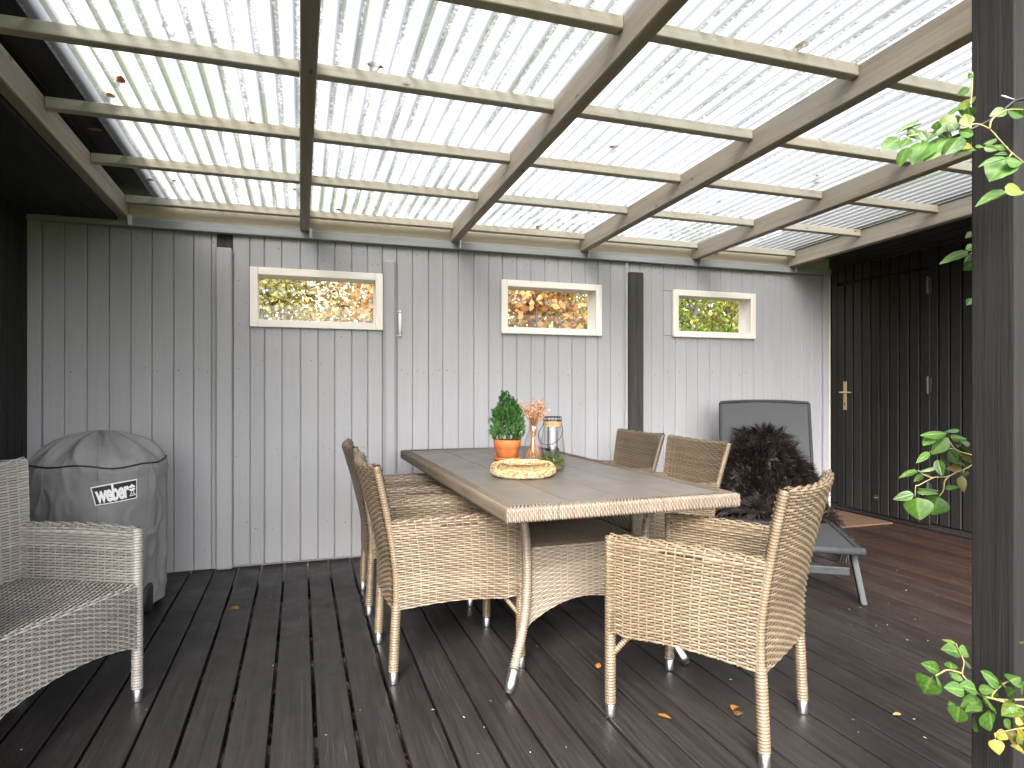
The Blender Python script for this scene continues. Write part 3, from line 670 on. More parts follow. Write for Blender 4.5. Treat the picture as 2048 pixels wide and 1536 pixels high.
    def place(s, R, mat, loc, rz_, label, group=None, name='wicker_armchair', cat='armchair'):
        t = thing(name, (*loc, 0), label, cat, rz_, group)
        def put(nm, me): 
            if not me.materials: me.materials.append(mat)
            return ob(nm, me, None, t)
        put('backrest', R['backrest']); put('seat', R['seat'])
        cr = R['core']
        if not cr.materials: cr.materials.append(m_core)
        ob('gap_shade_sheets', cr, None, t)  # dark sheets behind the weave, shade of its gaps put into their colour
        for sx in (-1, 1):
            put('side_panel', R['side_panel', sx])
            put('brace', R['brace', sx])
            for fr in (0, 1):
                lg = put('leg', R['leg', sx, fr])
                if not R['foot'].materials: R['foot'].materials.append(m_alu)
                fp = (sx*s.wf, s.depth, 0) if fr else (sx*(s.wr+.006), -.012, 0)
                ob('foot', R['foot'], None, lg, fp)
        return t
def copy_tree(o, parent=None):
    c = o.copy(); COL.objects.link(c); c.parent = parent
    for ch in list(o.children): copy_tree(ch, c)
    return c
def ang(fx, fy): return math.atan2(-fx, fy)          # rotation that turns local +y towards (fx, fy)
chair = Chair(); CR = chair.build(m_wick)
G = 'wicker armchairs round the dining table'
c0 = chair.place(CR, m_wick, (1.503, 1.712), ang(-.54, .84), 'tan wicker armchair turned at an angle at the table end, all four legs in view', G)
for (x, y, rz_, lab) in ((.352, 2.706, ang(1, .02), 'tan wicker armchair on the grill side of the table with its side panel in view'),
                         (.347, 3.497, ang(1, -.02), 'tan wicker armchair half hidden behind another on the grill side, nearer the wall'),
                         (2.085, 3.79, ang(-1, -.06), 'tan wicker armchair back nearest the dark brown upright, on the far side of the table'),
                         (2.085, 3.135, ang(-1, -.07), 'tan wicker armchair back next to the dark fleece, on the far side of the table')):
    c = copy_tree(c0); c.location = (x, y, 0); c.rotation_euler = (0, 0, rz_); c['label'] = lab
gch = Chair(top=.875, arm=.637, seat=.435, depth=.475, wr=.25, wf=.278, wtop=.29, lean=.035, low=.27, front_low=.185, arch=.02)
GR = gch.build(m_wickg)
gf = np.array([.87, -.49]); gf /= np.linalg.norm(gf); gr = np.array([gf[1], -gf[0]])
fl = np.array([-.567, 2.653])                        # front leg nearest the grill
org = fl-gf*gch.depth+gr*gch.wf
gch.place(GR, m_wickg, tuple(org), ang(*gf), 'grey wicker lounge chair cut by the picture edge in front of the covered grill')
# ================================================================== dining table
TB = (1.118, 3.115, 0); TW, TL, TH = .955, 2.13, .742
tb = thing('dining_table', TB, 'rectangular dining table with grey brown slat top and pale wicker rim', 'table', math.radians(1.0))
def rim_surface(side):
    """u runs along the rim, v round its rounded section (outer lower edge, outer face, top)"""
    hw, hl, rw_, th = TW/2, TL/2, .052, .052
    prof = [(-.045, -th), (-.004, -th), (0, -th+.006), (0, -.010), (-.003, -.003), (-.010, 0), (-rw_, -.001)]
    pr = np.array(prof); d = np.r_[0, np.cumsum(np.linalg.norm(np.diff(pr, axis=0), axis=1))]; d /= d[-1]
    def f(u, v):
        o = np.interp(v, d, pr[:, 0]); z = TH+np.interp(v, d, pr[:, 1])
        if side in 'fb':
            sgn = -1 if side == 'f' else 1
            x = (2*u-1)*(hw+o); y = sgn*(hl+o)
            if side == 'b': x = -x
        else:
            sgn = 1 if side == 'r' else -1
            y = (2*u-1)*(hl+o); x = sgn*(hw+o)
            if side == 'l': y = -y
        return np.stack([x+0*v, y+0*v, z+0*u], -1)
    return f
for sd_, Ln in (('f', TW), ('r', TL), ('b', TW), ('l', TL)):
    mb = MB(); f = rim_surface(sd_)
    weave(mb, lambda u, v, f=f: f(v, u), .16, Ln, pitch=.014, row=.0072, amp=.0010, sub=4, stakes=False, bulge=.0008)
    core_sheet(mb, f, 8, 10, -.004)
    ob('rim', mb.mesh('rim', True), m_wickt, tb)
sl_w = (TW-.10)/4
for k in range(4):
    ob('slat', cbox(sl_w-.0035, TL-.106, .012, .0015, m_slat), None, tb, (-TW/2+.05+sl_w*(k+.5), 0, TH-.0085))
ob('underframe', box(TW-.12, TL-.12, .03, .002), m_core, tb, (0, 0, TH-.035))
def tleg(sx, sy):
    hx, hy = sx*.392, sy*.838                          # foot position
    P = smooth_path([(sx*.30, sy*.725, TH-.05), (sx*.272, sy*.712, .52), (sx*.27, sy*.715, .36), (sx*.292, sy*.735, .22), (sx*.345, sy*.79, .10), (hx-sx*.012, hy-sy*.012, .03)], 10)
    return P
for sx in (-1, 1):
    for sy in (-1, 1):
        P = tleg(sx, sy); mb = MB(); k = int(len(P)*.90); wrapped(mb, P[:k], .0192, sides=12, cap=False)
        lg = ob('leg', mb.mesh('leg', True), m_wickt, tb)
        E = np.vstack([P[k-2:], P[-1]+(P[-1]-P[-3])/np.linalg.norm(P[-1]-P[-3])*.02]); V, F = tube(E, np.r_[.0200*np.ones(len(E)-1), .0194], 16)
        ob('foot', mesh('foot', V, fixq(F), None, True), m_alu, lg)
        d_ = E[-1]-E[-2]; d_ /= np.linalg.norm(d_); V, F = tube([E[-1], E[-1]+d_*.012], [.0185, .015], 14); ob('foot_pad', mesh('pad', V, fixq(F)), m_rubber, lg)
def skirt(a, b):
    a = np.array(a); b = np.array(b)
    def f(u, v):
        low = .185+.10*np.sin(math.pi*u)**.8; z = low+(.505-low)*v
        P = a+(b-a)*u[..., None]; return np.stack([P[..., 0]+0*v, P[..., 1]+0*v, z], -1)
    return f
cx_, cy_ = .262, .700
for a, b in (((-cx_, -cy_), (cx_, -cy_)), ((cx_, -cy_), (cx_, cy_)), ((cx_, cy_), (-cx_, cy_)), ((-cx_, cy_), (-cx_, -cy_))):
    mb = MB(); Ln = math.dist(a, b); weave(mb, skirt(a, b), Ln, .30); core_sheet(mb, skirt(a, b), 24, 4, -.004)
    ob('skirt_panel', mb.mesh('skirt', True), m_wickt, tb)
mb = MB(); shelf = lambda u, v: np.stack([(2*u-1)*cx_, (2*v-1)*cy_, .505+0*u], -1)
weave(mb, shelf, 2*cx_, 2*cy_, pitch=.02, row=.01); ob('shelf', mb.mesh('shelf', True), m_wickt, tb)
LEAF={'upper':[(1.172,0.995,1.663,1.126,0.994,1.637,0.024,'g'),(1.203,0.995,1.667,1.171,0.991,1.646,0.014,'g'),(1.179,0.982,1.642,1.156,0.986,1.603,0.022,'g'),(1.261,1.009,1.684,1.233,1.031,1.694,0.024,'g'),(1.261,0.999,1.668,1.216,1.002,1.62,0.039,'l'),(1.289,0.975,1.672,1.23,0.986,1.629,0.034,'l'),(1.291,0.952,1.668,1.243,0.951,1.629,0.027,'d'),(1.283,0.957,1.705,1.254,0.985,1.689,0.025,'y'),(1.25,1.007,1.708,1.204,1.035,1.692,0.012,'g'),(1.323,0.981,1.745,1.282,0.981,1.718,0.01,'g'),(1.319,0.951,1.8,1.316,0.957,1.791,0.013,'g'),(1.339,0.971,1.781,1.328,0.989,1.772,0.012,'g'),(1.353,0.976,1.764,1.316,0.971,1.722,0.024,'y'),(1.309,0.973,1.686,1.348,0.967,1.684,0.017,'l'),(1.338,0.957,1.646,1.28,0.963,1.628,0.012,'g'),(1.327,0.959,1.655,1.289,0.954,1.642,0.011,'Y'),(1.339,0.984,1.681,1.369,0.989,1.667,0.017,'d'),(1.292,0.975,1.707,1.302,0.963,1.688,0.013,'d'),(1.424,0.954,1.739,1.394,0.967,1.729,0.019,'l'),(1.423,0.952,1.739,1.475,0.95,1.732,0.018,'g'),(1.38,0.943,1.67,1.351,0.949,1.66,0.01,'d'),(1.409,0.939,1.654,1.374,0.948,1.658,0.012,'g'),(1.333,0.937,1.644,1.353,0.922,1.635,0.011,'g'),(1.421,0.949,1.635,1.367,0.948,1.584,0.044,'l'),(1.372,0.917,1.618,1.319,0.939,1.603,0.017,'l'),(1.384,0.927,1.619,1.423,0.916,1.619,0.02,'l'),(1.399,0.935,1.635,1.367,0.939,1.633,0.007,'g'),(1.432,0.957,1.567,1.355,0.97,1.534,0.02,'g'),(1.389,0.934,1.566,1.417,0.912,1.553,0.024,'y'),(1.345,0.963,1.657,1.354,0.95,1.653,0.009,'g'),(1.314,0.956,1.731,1.329,0.961,1.71,0.019,'d'),(1.263,0.97,1.692,1.242,0.98,1.671,0.013,'d'),(1.288,0.999,1.69,1.294,0.98,1.671,0.013,'g'),(1.204,0.973,1.673,1.209,0.961,1.65,0.013,'d'),(1.234,1.008,1.682,1.223,1.017,1.705,0.013,'d'),(1.244,0.971,1.681,1.24,0.965,1.697,0.014,'g'),(1.279,0.956,1.679,1.266,0.959,1.697,0.016,'d'),(1.295,0.942,1.685,1.297,0.95,1.714,0.019,'y'),(1.333,0.983,1.706,1.339,1.001,1.74,0.016,'g'),(1.293,0.986,1.69,1.33,0.994,1.674,0.019,'d'),(1.228,0.963,1.669,1.194,0.965,1.647,0.019,'g'),(1.368,0.976,1.708,1.394,0.979,1.723,0.013,'d'),(1.323,0.956,1.723,1.322,0.975,1.744,0.013,'g')],'stems_upper':[[(1.255,0.991,1.686),(1.293,0.98,1.692),(1.316,0.967,1.692),(1.34,0.959,1.701),(1.369,0.951,1.691),(1.388,0.942,1.666),(1.414,0.936,1.641),(1.453,0.928,1.614)],[(1.368,0.95,1.69),(1.372,0.947,1.71),(1.399,0.938,1.729),(1.434,0.927,1.731)],[(1.32,0.97,1.693),(1.329,0.964,1.724),(1.334,0.962,1.772),(1.333,0.96,1.809)],[(1.258,0.993,1.687),(1.223,0.999,1.679),(1.188,1.009,1.671)],[(1.445,0.923,1.557),(1.402,0.937,1.558)],[(1.412,0.934,1.64),(1.408,0.94,1.63)]],'shed':[(1.605,1.168,1.496,1.524,1.176,1.471,0.021,'g'),(1.652,1.188,1.551,1.624,1.187,1.535,0.013,'g'),(1.703,1.225,1.531,1.671,1.22,1.515,0.013,'g'),(1.649,1.194,1.496,1.639,1.208,1.467,0.022,'g'),(1.642,1.183,1.47,1.637,1.205,1.454,0.019,'g'),(1.649,1.188,1.381,1.626,1.185,1.364,0.013,'g')],'stems_shed':[[(1.649,1.2,1.506),(1.66,1.194,1.509),(1.672,1.193,1.518)],[(1.654,1.197,1.497),(1.668,1.198,1.507)],[(1.664,1.199,1.383),(1.673,1.193,1.39)]],'middle':[(1.563,1.19,1.033,1.494,1.203,1.033,0.017,'l'),(1.545,1.214,1.02,1.509,1.213,1.003,0.021,'g'),(1.577,1.202,1.022,1.551,1.227,0.978,0.029,'l'),(1.528,1.211,0.984,1.481,1.208,0.96,0.013,'g'),(1.64,1.24,1.018,1.69,1.226,1.015,0.015,'g'),(1.668,1.236,1.036,1.628,1.245,1.034,0.003,'g'),(1.656,1.233,0.991,1.692,1.227,0.989,0.021,'g'),(1.604,1.241,0.966,1.64,1.239,0.947,0.022,'g'),(1.574,1.225,0.962,1.571,1.209,0.92,0.018,'g'),(1.605,1.191,0.98,1.646,1.193,0.956,0.025,'o'),(1.668,1.228,0.933,1.641,1.255,0.934,0.018,'o'),(1.559,1.217,0.946,1.522,1.236,0.936,0.011,'g'),(1.549,1.26,0.93,1.505,1.28,0.912,0.015,'g'),(1.563,1.256,0.919,1.54,1.265,0.901,0.013,'g'),(1.553,1.246,0.921,1.581,1.245,0.92,0.009,'g'),(1.499,1.231,0.876,1.463,1.261,0.859,0.018,'g'),(1.557,1.27,0.871,1.6,1.238,0.876,0.012,'g'),(1.562,1.27,0.881,1.639,1.264,0.881,0.01,'d'),(1.607,1.229,0.884,1.625,1.204,0.893,0.013,'g'),(1.553,1.266,0.858,1.545,1.253,0.801,0.052,'g'),(1.614,1.252,0.859,1.6,1.264,0.809,0.055,'g'),(1.6,1.18,0.925,1.594,1.168,0.885,0.016,'Y'),(1.613,1.224,0.984,1.641,1.218,0.948,0.024,'d'),(1.636,1.226,0.951,1.693,1.225,0.934,0.02,'y'),(1.499,1.227,0.941,1.455,1.221,0.937,0.008,'g'),(1.683,1.225,0.972,1.649,1.216,1.003,0.021,'d'),(1.684,1.221,0.957,1.651,1.216,0.967,0.019,'g'),(1.656,1.225,0.979,1.649,1.239,0.957,0.023,'d'),(1.683,1.222,0.927,1.667,1.229,0.912,0.013,'d'),(1.647,1.234,0.988,1.622,1.229,1.002,0.013,'g'),(1.67,1.209,1.003,1.643,1.21,1.009,0.015,'d')],'stems_middle':[[(1.673,1.196,0.953),(1.642,1.206,0.936),(1.624,1.209,0.931),(1.603,1.216,0.919),(1.578,1.221,0.917),(1.561,1.227,0.915),(1.529,1.242,0.895),(1.521,1.243,0.894),(1.522,1.246,0.865)],[(1.604,1.217,0.919),(1.59,1.218,0.905),(1.589,1.22,0.883),(1.582,1.226,0.866)],[(1.67,1.194,0.972),(1.619,1.207,0.987),(1.602,1.219,1.018)],[(1.566,1.231,0.914),(1.539,1.234,0.923),(1.527,1.242,0.935)],[(1.639,1.203,0.937),(1.637,1.207,0.92)],[(1.621,1.209,0.987),(1.601,1.215,0.991),(1.555,1.232,0.981)]],'lower':[(1.311,0.974,0.594,1.262,0.973,0.608,0.022,'l'),(1.254,0.93,0.629,1.283,0.925,0.607,0.016,'l'),(1.317,0.966,0.581,1.337,0.96,0.564,0.014,'d'),(1.26,0.951,0.577,1.273,0.962,0.587,0.021,'g'),(1.279,0.97,0.566,1.288,0.949,0.558,0.015,'g'),(1.268,0.982,0.555,1.221,0.985,0.579,0.021,'g'),(1.221,0.955,0.569,1.256,0.957,0.532,0.021,'l'),(1.221,0.964,0.558,1.215,0.978,0.518,0.039,'g'),(1.265,0.93,0.562,1.255,0.949,0.563,0.008,'g'),(1.268,0.93,0.541,1.222,0.93,0.555,0.021,'g'),(1.313,0.938,0.531,1.274,0.944,0.545,0.021,'l'),(1.328,0.937,0.506,1.301,0.963,0.488,0.028,'l'),(1.341,0.945,0.489,1.287,0.942,0.489,0.018,'g'),(1.268,0.94,0.503,1.263,0.943,0.47,0.039,'g'),(1.266,0.953,0.498,1.269,0.961,0.506,0.019,'d'),(1.317,0.936,0.533,1.33,0.914,0.541,0.019,'l'),(1.308,0.921,0.524,1.359,0.919,0.489,0.025,'g'),(1.329,0.923,0.495,1.351,0.927,0.441,0.035,'g'),(1.341,0.965,0.458,1.364,0.963,0.424,0.026,'d'),(1.376,0.931,0.536,1.344,0.946,0.565,0.029,'g'),(1.365,0.908,0.555,1.406,0.911,0.559,0.023,'g'),(1.362,0.92,0.543,1.414,0.92,0.504,0.029,'l'),(1.384,0.901,0.548,1.409,0.908,0.524,0.02,'g'),(1.406,0.929,0.496,1.388,0.94,0.499,0.012,'y'),(1.394,0.907,0.498,1.345,0.909,0.49,0.026,'y'),(1.386,0.934,0.461,1.395,0.926,0.443,0.016,'g'),(1.364,0.934,0.438,1.373,0.915,0.433,0.018,'Y'),(1.32,0.906,0.446,1.313,0.893,0.423,0.019,'Y'),(1.424,0.925,0.414,1.387,0.923,0.44,0.02,'o'),(1.439,0.926,0.383,1.405,0.932,0.405,0.02,'Y'),(1.395,0.917,0.47,1.407,0.907,0.462,0.018,'o'),(1.418,0.913,0.627,1.39,0.905,0.634,0.01,'l'),(1.267,0.947,0.628,1.256,0.969,0.631,0.006,'y'),(1.368,0.897,0.464,1.389,0.896,0.435,0.011,'Y'),(1.366,0.908,0.502,1.368,0.899,0.484,0.023,'g'),(1.338,0.895,0.535,1.334,0.876,0.555,0.019,'d'),(1.44,0.93,0.457,1.439,0.944,0.424,0.021,'y'),(1.324,0.957,0.53,1.325,0.97,0.495,0.021,'d'),(1.379,0.95,0.496,1.358,0.943,0.522,0.018,'g'),(1.4,0.916,0.436,1.414,0.911,0.415,0.017,'y'),(1.373,0.924,0.495,1.377,0.941,0.465,0.019,'d'),(1.352,0.945,0.514,1.386,0.953,0.525,0.015,'d')],'stems_lower':[[(1.421,0.905,0.491),(1.389,0.92,0.499),(1.353,0.932,0.51),(1.326,0.942,0.519),(1.302,0.949,0.547),(1.294,0.953,0.561),(1.293,0.949,0.586),(1.29,0.955,0.603),(1.278,0.955,0.624)],[(1.292,0.952,0.562),(1.267,0.962,0.569),(1.25,0.967,0.562),(1.23,0.97,0.554)],[(1.331,0.936,0.51),(1.341,0.933,0.49)],[(1.425,0.908,0.508),(1.356,0.934,0.509),(1.369,0.929,0.534),(1.387,0.918,0.548),(1.423,0.906,0.54)],[(1.427,0.909,0.45),(1.395,0.915,0.449),(1.354,0.929,0.44)],[(1.351,0.927,0.442),(1.353,0.928,0.428)]],'roof':[(-0.687,2.873,2.355,'r',0.05),(-0.73,3.023,2.35,'o',0.05),(-0.863,3.388,2.339,'r',0.045),(0.236,2.436,2.368,'b',0.05),(1.73,1.87,2.386,'o',0.045),(1.458,2.867,2.355,'o',0.045),(-0.036,3.947,2.321,'o',0.045),(-0.815,4.028,2.319,'b',0.035),(-0.674,4.027,2.319,'b',0.04),(0.221,4.273,2.311,'b',0.045),(1.604,4.268,2.311,'b',0.04),(2.85,2.962,2.352,'b',0.04),(2.798,2.894,2.354,'b',0.03),(-0.441,2.415,2.369,'d',0.03),(3.264,3.805,2.326,'o',0.03)],'deck':[(-0.294,3.509,0.0,'b',0.065),(1.172,2.385,0.0,'o',0.035),(1.184,1.951,0.0,'o',0.05),(1.439,1.877,0.0,'o',0.05),(1.459,1.849,0.0,'b',0.045),(1.996,1.688,0.0,'p',0.032)]}
# ================================================================== covered kettle grill
GX, GY = -.985, 3.80
gt = thing('covered_grill', (GX, GY, 0), 'kettle grill under a fitted grey fabric cover with a black logo patch', 'grill')
prof_z = np.array([.03, .10, .20, .40, .58, .66, .715, .745, .765, .785, .81, .845, .875, .90, .918, .927, .930])
prof_r = np.array([.284, .286, .289, .295, .300, .304, .306, .306, .300, .290, .272, .235, .190, .135, .075, .030, .0])
def cover_r(a, z):
    """radius of the cloth: broad folds on the skirt, radial pleats on the crown, small creases"""
    r = np.interp(z, prof_z, prof_r)
    body = np.clip((.74-z)/.5, 0, 1); crown = np.clip((z-.765)/.05, 0, 1)
    fold = .008*np.sin(5*a+.6+2.2*z)+.007*np.sin(9*a+1.9-3*z)+.004*np.sin(17*a+5*z)
    r = r+fold*(.25+.9*body)*(1-crown)*np.clip((.75-z)/.08, .25, 1)
    r = r+.010*np.sin(11*a+.4)*crown*np.clip(r/.2, 0, 1)+.005*np.sin(23*a+2)*crown*np.clip(r/.2, 0, 1)
    return r
na, nz = 220, 120
A = np.linspace(0, 2*math.pi, na, endpoint=False); Zc = np.r_[np.linspace(.03, .70, 70, endpoint=False), np.linspace(.70, .93, 50)]
AA, ZZ = np.meshgrid(A, Zc, indexing='ij'); RR = cover_r(AA, ZZ)
for i in range(na):
    for j in range(nz):
        q = Vector((math.cos(AA[i, j])*4.2, math.sin(AA[i, j])*4.2, ZZ[i, j]*7))
        n1 = 1-abs(noise.noise(q))*2.2; n2 = noise.noise(q*2.3)
        RR[i, j] += (max(n1, 0)**3*.008+.0025*n2)*min(1, RR[i, j]/.12)
LA = math.atan2(3.50-GY, -.828-GX); LZ, TI = .640, math.radians(6)
da_ = (AA-LA+math.pi) % (2*math.pi)-math.pi
msk = np.clip(1.9-np.maximum(abs(da_)/.36, abs(ZZ-LZ)/.062), 0, 1)/1; msk = np.clip(msk, 0, 1)
RR = RR*(1-msk)+.301*msk
zoff = .012*np.sin(11*AA+1.4)*np.clip((ZZ-.78)/.06, 0, 1)*np.clip(RR/.2, 0, 1)
sag = .008*np.sin(3*AA+1)+.006*np.sin(7*AA)
V = np.stack([RR*np.cos(AA), RR*np.sin(AA), ZZ+zoff+sag*np.clip((ZZ-.5)/.2, 0, 1)*np.clip(RR/.25, 0, 1)*(ZZ < .90)+.010*np.sin(5*AA+2)*np.clip((.2-ZZ)/.15, 0, 1)], -1).reshape(-1, 3)
i = np.arange(na)[:, None]; i2 = (i+1) % na; j = np.arange(nz-1)[None]
F = np.stack([i*nz+j, i2*nz+j, i2*nz+j+1, i*nz+j+1], -1).reshape(-1, 4)
cov = ob('cover', mesh('cover', V, F, None, True), m_cover, gt)
gridV = V.reshape(na, nz, 3)
jr = int(np.argmin(abs(Zc-.772)))
ringp = gridV[:, jr]*np.array([1.012, 1.012, 1]); ringp = np.vstack([ringp, ringp[:1]])
Vp, Fp = tube(ringp, .0042, 6, False); ob('piping', mesh('piping', Vp, Fp, None, True), m_rubber, cov)
for k in range(8):
    a = int((k+.3)*na/8) % na; P = gridV[a, :-3]*np.array([1.006, 1.006, 1.001]); Vp, Fp = tube(P, .0022, 5, False)
    ob('seam', mesh('seam', Vp, Fp, None, True), m_cover, cov)
def on_cover(s, h, a0, z0, off, tilt=0):
    """point on the cloth: s metres round from angle a0, h metres up from z0"""
    s2 = s*math.cos(tilt)-h*math.sin(tilt); h2 = s*math.sin(tilt)+h*math.cos(tilt)
    a = a0+s2/.305; z = z0+h2
    r = .301+off
    return (r*math.cos(a), r*math.sin(a), z)
def patch(outline, off, n=24):
    (x0, x1, h) = outline; P = []; 
    for k in range(n+1):
        x = x0+(x1-x0)*k/n; top = h*(1+.06*math.sin(k/n*math.pi)); bot = -h*(.92+.10*k/n)
        xb = x*.90
        P += [on_cover(xb, bot, LA, LZ, off, TI), on_cover(x, top, LA, LZ, off, TI)]
    return mesh('patch', P, [(2*k, 2*k+2, 2*k+3, 2*k+1) for k in range(n)])
pt = ob('logo_patch', patch((-.101, .101, .047), .0045), m_print, gt)
ob('patch_field', patch((-.096, .096, .042), .0056), m_patch, pt)
def wrap_glyphs(bm_fn, off): 
    m = join_bm(bm_fn)
    for v in m.vertices: v.co = on_cover(v.co.x, v.co.y, LA, LZ, off, TI)
    return m
def text_mesh(txt, size, sx_, x0, y0, bold=0):
    c = bpy.data.curves.new('t', 'FONT'); c.body = txt; c.size = size; c.offset = bold; c.resolution_u = 4; c.space_character = .92
    o = bpy.data.objects.new('t', c); COL.objects.link(o); bpy.context.view_layer.update()
    me = bpy.data.meshes.new_from_object(o.evaluated_get(bpy.context.evaluated_depsgraph_get())); bpy.data.objects.remove(o); bpy.data.curves.remove(c)
    bm = bmesh.new(); bm.from_mesh(me)
    bmesh.ops.subdivide_edges(bm, edges=[e for e in bm.edges if e.calc_length() > .02], cuts=1)
    bm.to_mesh(me); bm.free()
    for v in me.vertices: v.co = on_cover(v.co.x*sx_+x0, v.co.y+y0, LA, LZ, off=.0066, tilt=TI)
    return me
ob('lettering', text_mesh('weber', .112, .505, -.082, -.031, .0040), m_print, pt)
def kettle(bm):
    for (cx0, cy0, rx, ry, a0, a1) in ((.071, .010, .0155, .014, 0, 180), (.071, .006, .0155, .013, 180, 360)):
        pts = [bm.verts.new((cx0+rx*math.cos(math.radians(a0+(a1-a0)*t/14)), cy0+ry*math.sin(math.radians(a0+(a1-a0)*t/14)), 0)) for t in range(15)]
        bm.faces.new(pts)
    def quad(*p): bm.faces.new([bm.verts.new((x, y, 0)) for x, y in p])
    quad((.0680, .023), (.0740, .023), (.0740, .028), (.0680, .028))
    quad((.0655, -.006), (.0685, -.006), (.0615, -.030), (.0580, -.030)); quad((.0735, -.006), (.0765, -.006), (.0840, -.030), (.0805, -.030))
    quad((.062, -.019), (.080, -.019), (.080, -.0215), (.062, -.0215)); quad((.055, -.0265), (.087, -.0265), (.087, -.030), (.055, -.030))
ob('logo_kettle', wrap_glyphs(kettle, .0066), m_print, pt)
for a in (.6, 2.7, 4.8):
    ob('leg', tube_mesh([(.17*math.cos(a), .17*math.sin(a), .4), (.235*math.cos(a), .235*math.sin(a), .02 if a != .6 else .07)], .011, 8), m_alu, gt)
wl = lathe([(.0, -.018), (.055, -.018), (.072, -.014), (.075, 0), (.072, .014), (.055, .018), (.0, .018)], 28)
for k, (a, rr) in enumerate(((-.42, .268), (.75, .268))):
    wh = ob('wheel', wl, m_rubber, gt, (rr*math.cos(a), rr*math.sin(a), .075), (0, math.pi/2, -.1))
# ================================================================== thermometer on the wall
th = thing('thermometer', (.652, WY-.014, 1.588), 'slim white wall thermometer with metal ends on the grey boards', 'thermometer')
ob('tube', tube_mesh([(0, 0, -.075), (0, 0, .075)], .0105, 14), m_white, th)
ob('scale', box(.004, .001, .13, 0), m_print, th, (0, -.0108, 0))
for s in (-1, 1): ob('end_cap', tube_mesh([(0, 0, s*.074), (0, 0, s*.092)], [.0118, .009], 14), m_zinc, th)
ob('bracket', box(.05, .003, .008, .001), m_zinc, th, (-.02, .008, .083)); ob('bracket', box(.05, .003, .008, .001), m_zinc, th, (-.02, .008, -.083))
# ================================================================== sun lounger
u = np.array([.545, .8385]); pr_ = np.array([.8385, -.545])             # along, and to the right seen from the foot end
fc = np.array([2.815, 2.60])-pr_*.325
lg = thing('sun_lounger', (*fc, 0), 'charcoal sling sun lounger with raised back against the grey wall', 'sun lounger', math.atan2(-u[0], u[1]))
LWd, SH, SLn = .65, .30, 1.16
def bar(P, r=.016, sides=10): return tube_mesh(P, r, sides)
def slab(sx, sy, sz): return box(sx, sy, sz, .006, 2)
for s in (-1, 1):
    ob('side_rail', slab(.030, SLn+.62, .042), m_frame, lg, (s*(LWd/2-.015), (SLn+.62)/2, SH-.021))
ob('foot_bar', bar([(-LWd/2-.004, -.012, SH-.012), (LWd/2+.004, -.012, SH-.012)], .021, 14), m_frame, lg)
ob('seat_sling', box(LWd-.066, SLn-.03, .005, .001), m_mesh, lg, (0, SLn/2+.012, SH-.006))
for y0, lean in ((.115, -.085), (1.50, .085)):
    for s in (-1, 1):
        def lgm(bm, s=s, lean=lean):
            bmesh.ops.create_cube(bm, size=1)
            for v in bm.verts:
                t = .5-v.co.z; v.co = Vector((v.co.x*.028+s*.035*t, v.co.y*.052+lean*t, (v.co.z+.5)*(SH-.035)))
            bmesh.ops.bevel(bm, geom=bm.edges[:], offset=.004, segments=2, affect='EDGES')
        l_ = ob('leg', join_bm(lgm), m_frame, lg, (s*(LWd/2-.028), y0, .002))
    ob('cross_bar', slab(LWd-.10, .018, .045), m_frame, lg, (0, y0+lean*.5, .158))
ba = math.radians(74); bd = np.array([math.cos(ba), math.sin(ba)]); BL = .765
def bp(x, t, o=0): return (x, SLn+.01+bd[0]*t-bd[1]*o, SH+bd[1]*t+bd[0]*o)
hw = LWd/2-.015
fr = [bp(-hw, -.02), bp(-hw, .3), bp(-hw, BL-.006), bp(-hw+.006, BL)]+[bp(x, BL+.014*(1-(x/hw)**2)) for x in np.linspace(-hw+.03, hw-.03, 9)]+[bp(hw-.006, BL), bp(hw, BL-.006), bp(hw, .3), bp(hw, -.02)]
ob('back_frame', bar(fr, .0115), m_frame, lg)
V = []; nx, ny = 13, 10
for a in range(nx):
    for b in range(ny):
        x = -hw+.009+(2*hw-.018)*a/(nx-1); t = (BL-.010+.012*(1-(x/hw)**2))*b/(ny-1); V.append(bp(x, t, .004-.010*(1-(x/hw)**2)))
ob('back_sling', mesh('sling', V, [(a*ny+b, (a+1)*ny+b, (a+1)*ny+b+1, a*ny+b+1) for a in range(nx-1) for b in range(ny-1)], None, True), m_mesh, lg)
ob('back_prop', bar([bp(-hw+.05, .42, -.03), (-hw+.05, SLn+.42, SH-.02)], .008), m_frame, lg); ob('back_prop', bar([bp(hw-.05, .42, -.03), (hw-.05, SLn+.42, SH-.02)], .008), m_frame, lg)
# ---- fleece thrown over the lounger
def fleece_surface(p, q):
    """p across (-1..1), q from the top on the back (0) to the front on the seat (1)"""
    Ltot = 1.0; t = q*Ltot; wide = .16+.22*np.clip(q/.38, 0, 1)-.02*np.cos(q*5)
    x = p*wide*(1+.08*np.sin(q*9+p*2))-.045*(1-q)+.10*max(0, q-.3)
    up = .535-t
    back = up > .06
    if back: b = np.array(bp(x, up, .035+.05*math.exp(-((p*.8)**2+((q-.30)/.28)**2)*1.2)))
    else:
        d = t-.475; over = max(0, abs(x)-.34)
        b = np.array((x, SLn-.055-d*.82, SH+.035-over*.8))
    drop = max(0., x-.31)
    b[2] -= drop*1.15
    return b
base = MB(); nu_, nv_ = 26, 40
G_ = np.array([[fleece_surface(-1+2*a/(nu_-1), b/(nv_-1)) for b in range(nv_)] for a in range(nu_)])
bi = np.arange(nu_-1)[:, None]*nv_; bj = np.arange(nv_-1)[None]
base.add(G_, np.stack([bi+bj, bi+nv_+bj, bi+nv_+bj+1, bi+bj+1], -1).reshape(-1, 4), .2)
hair = base
clump = [np.array([rng.normal(), rng.normal(), rng.normal()])*.45 for _ in range(420)]
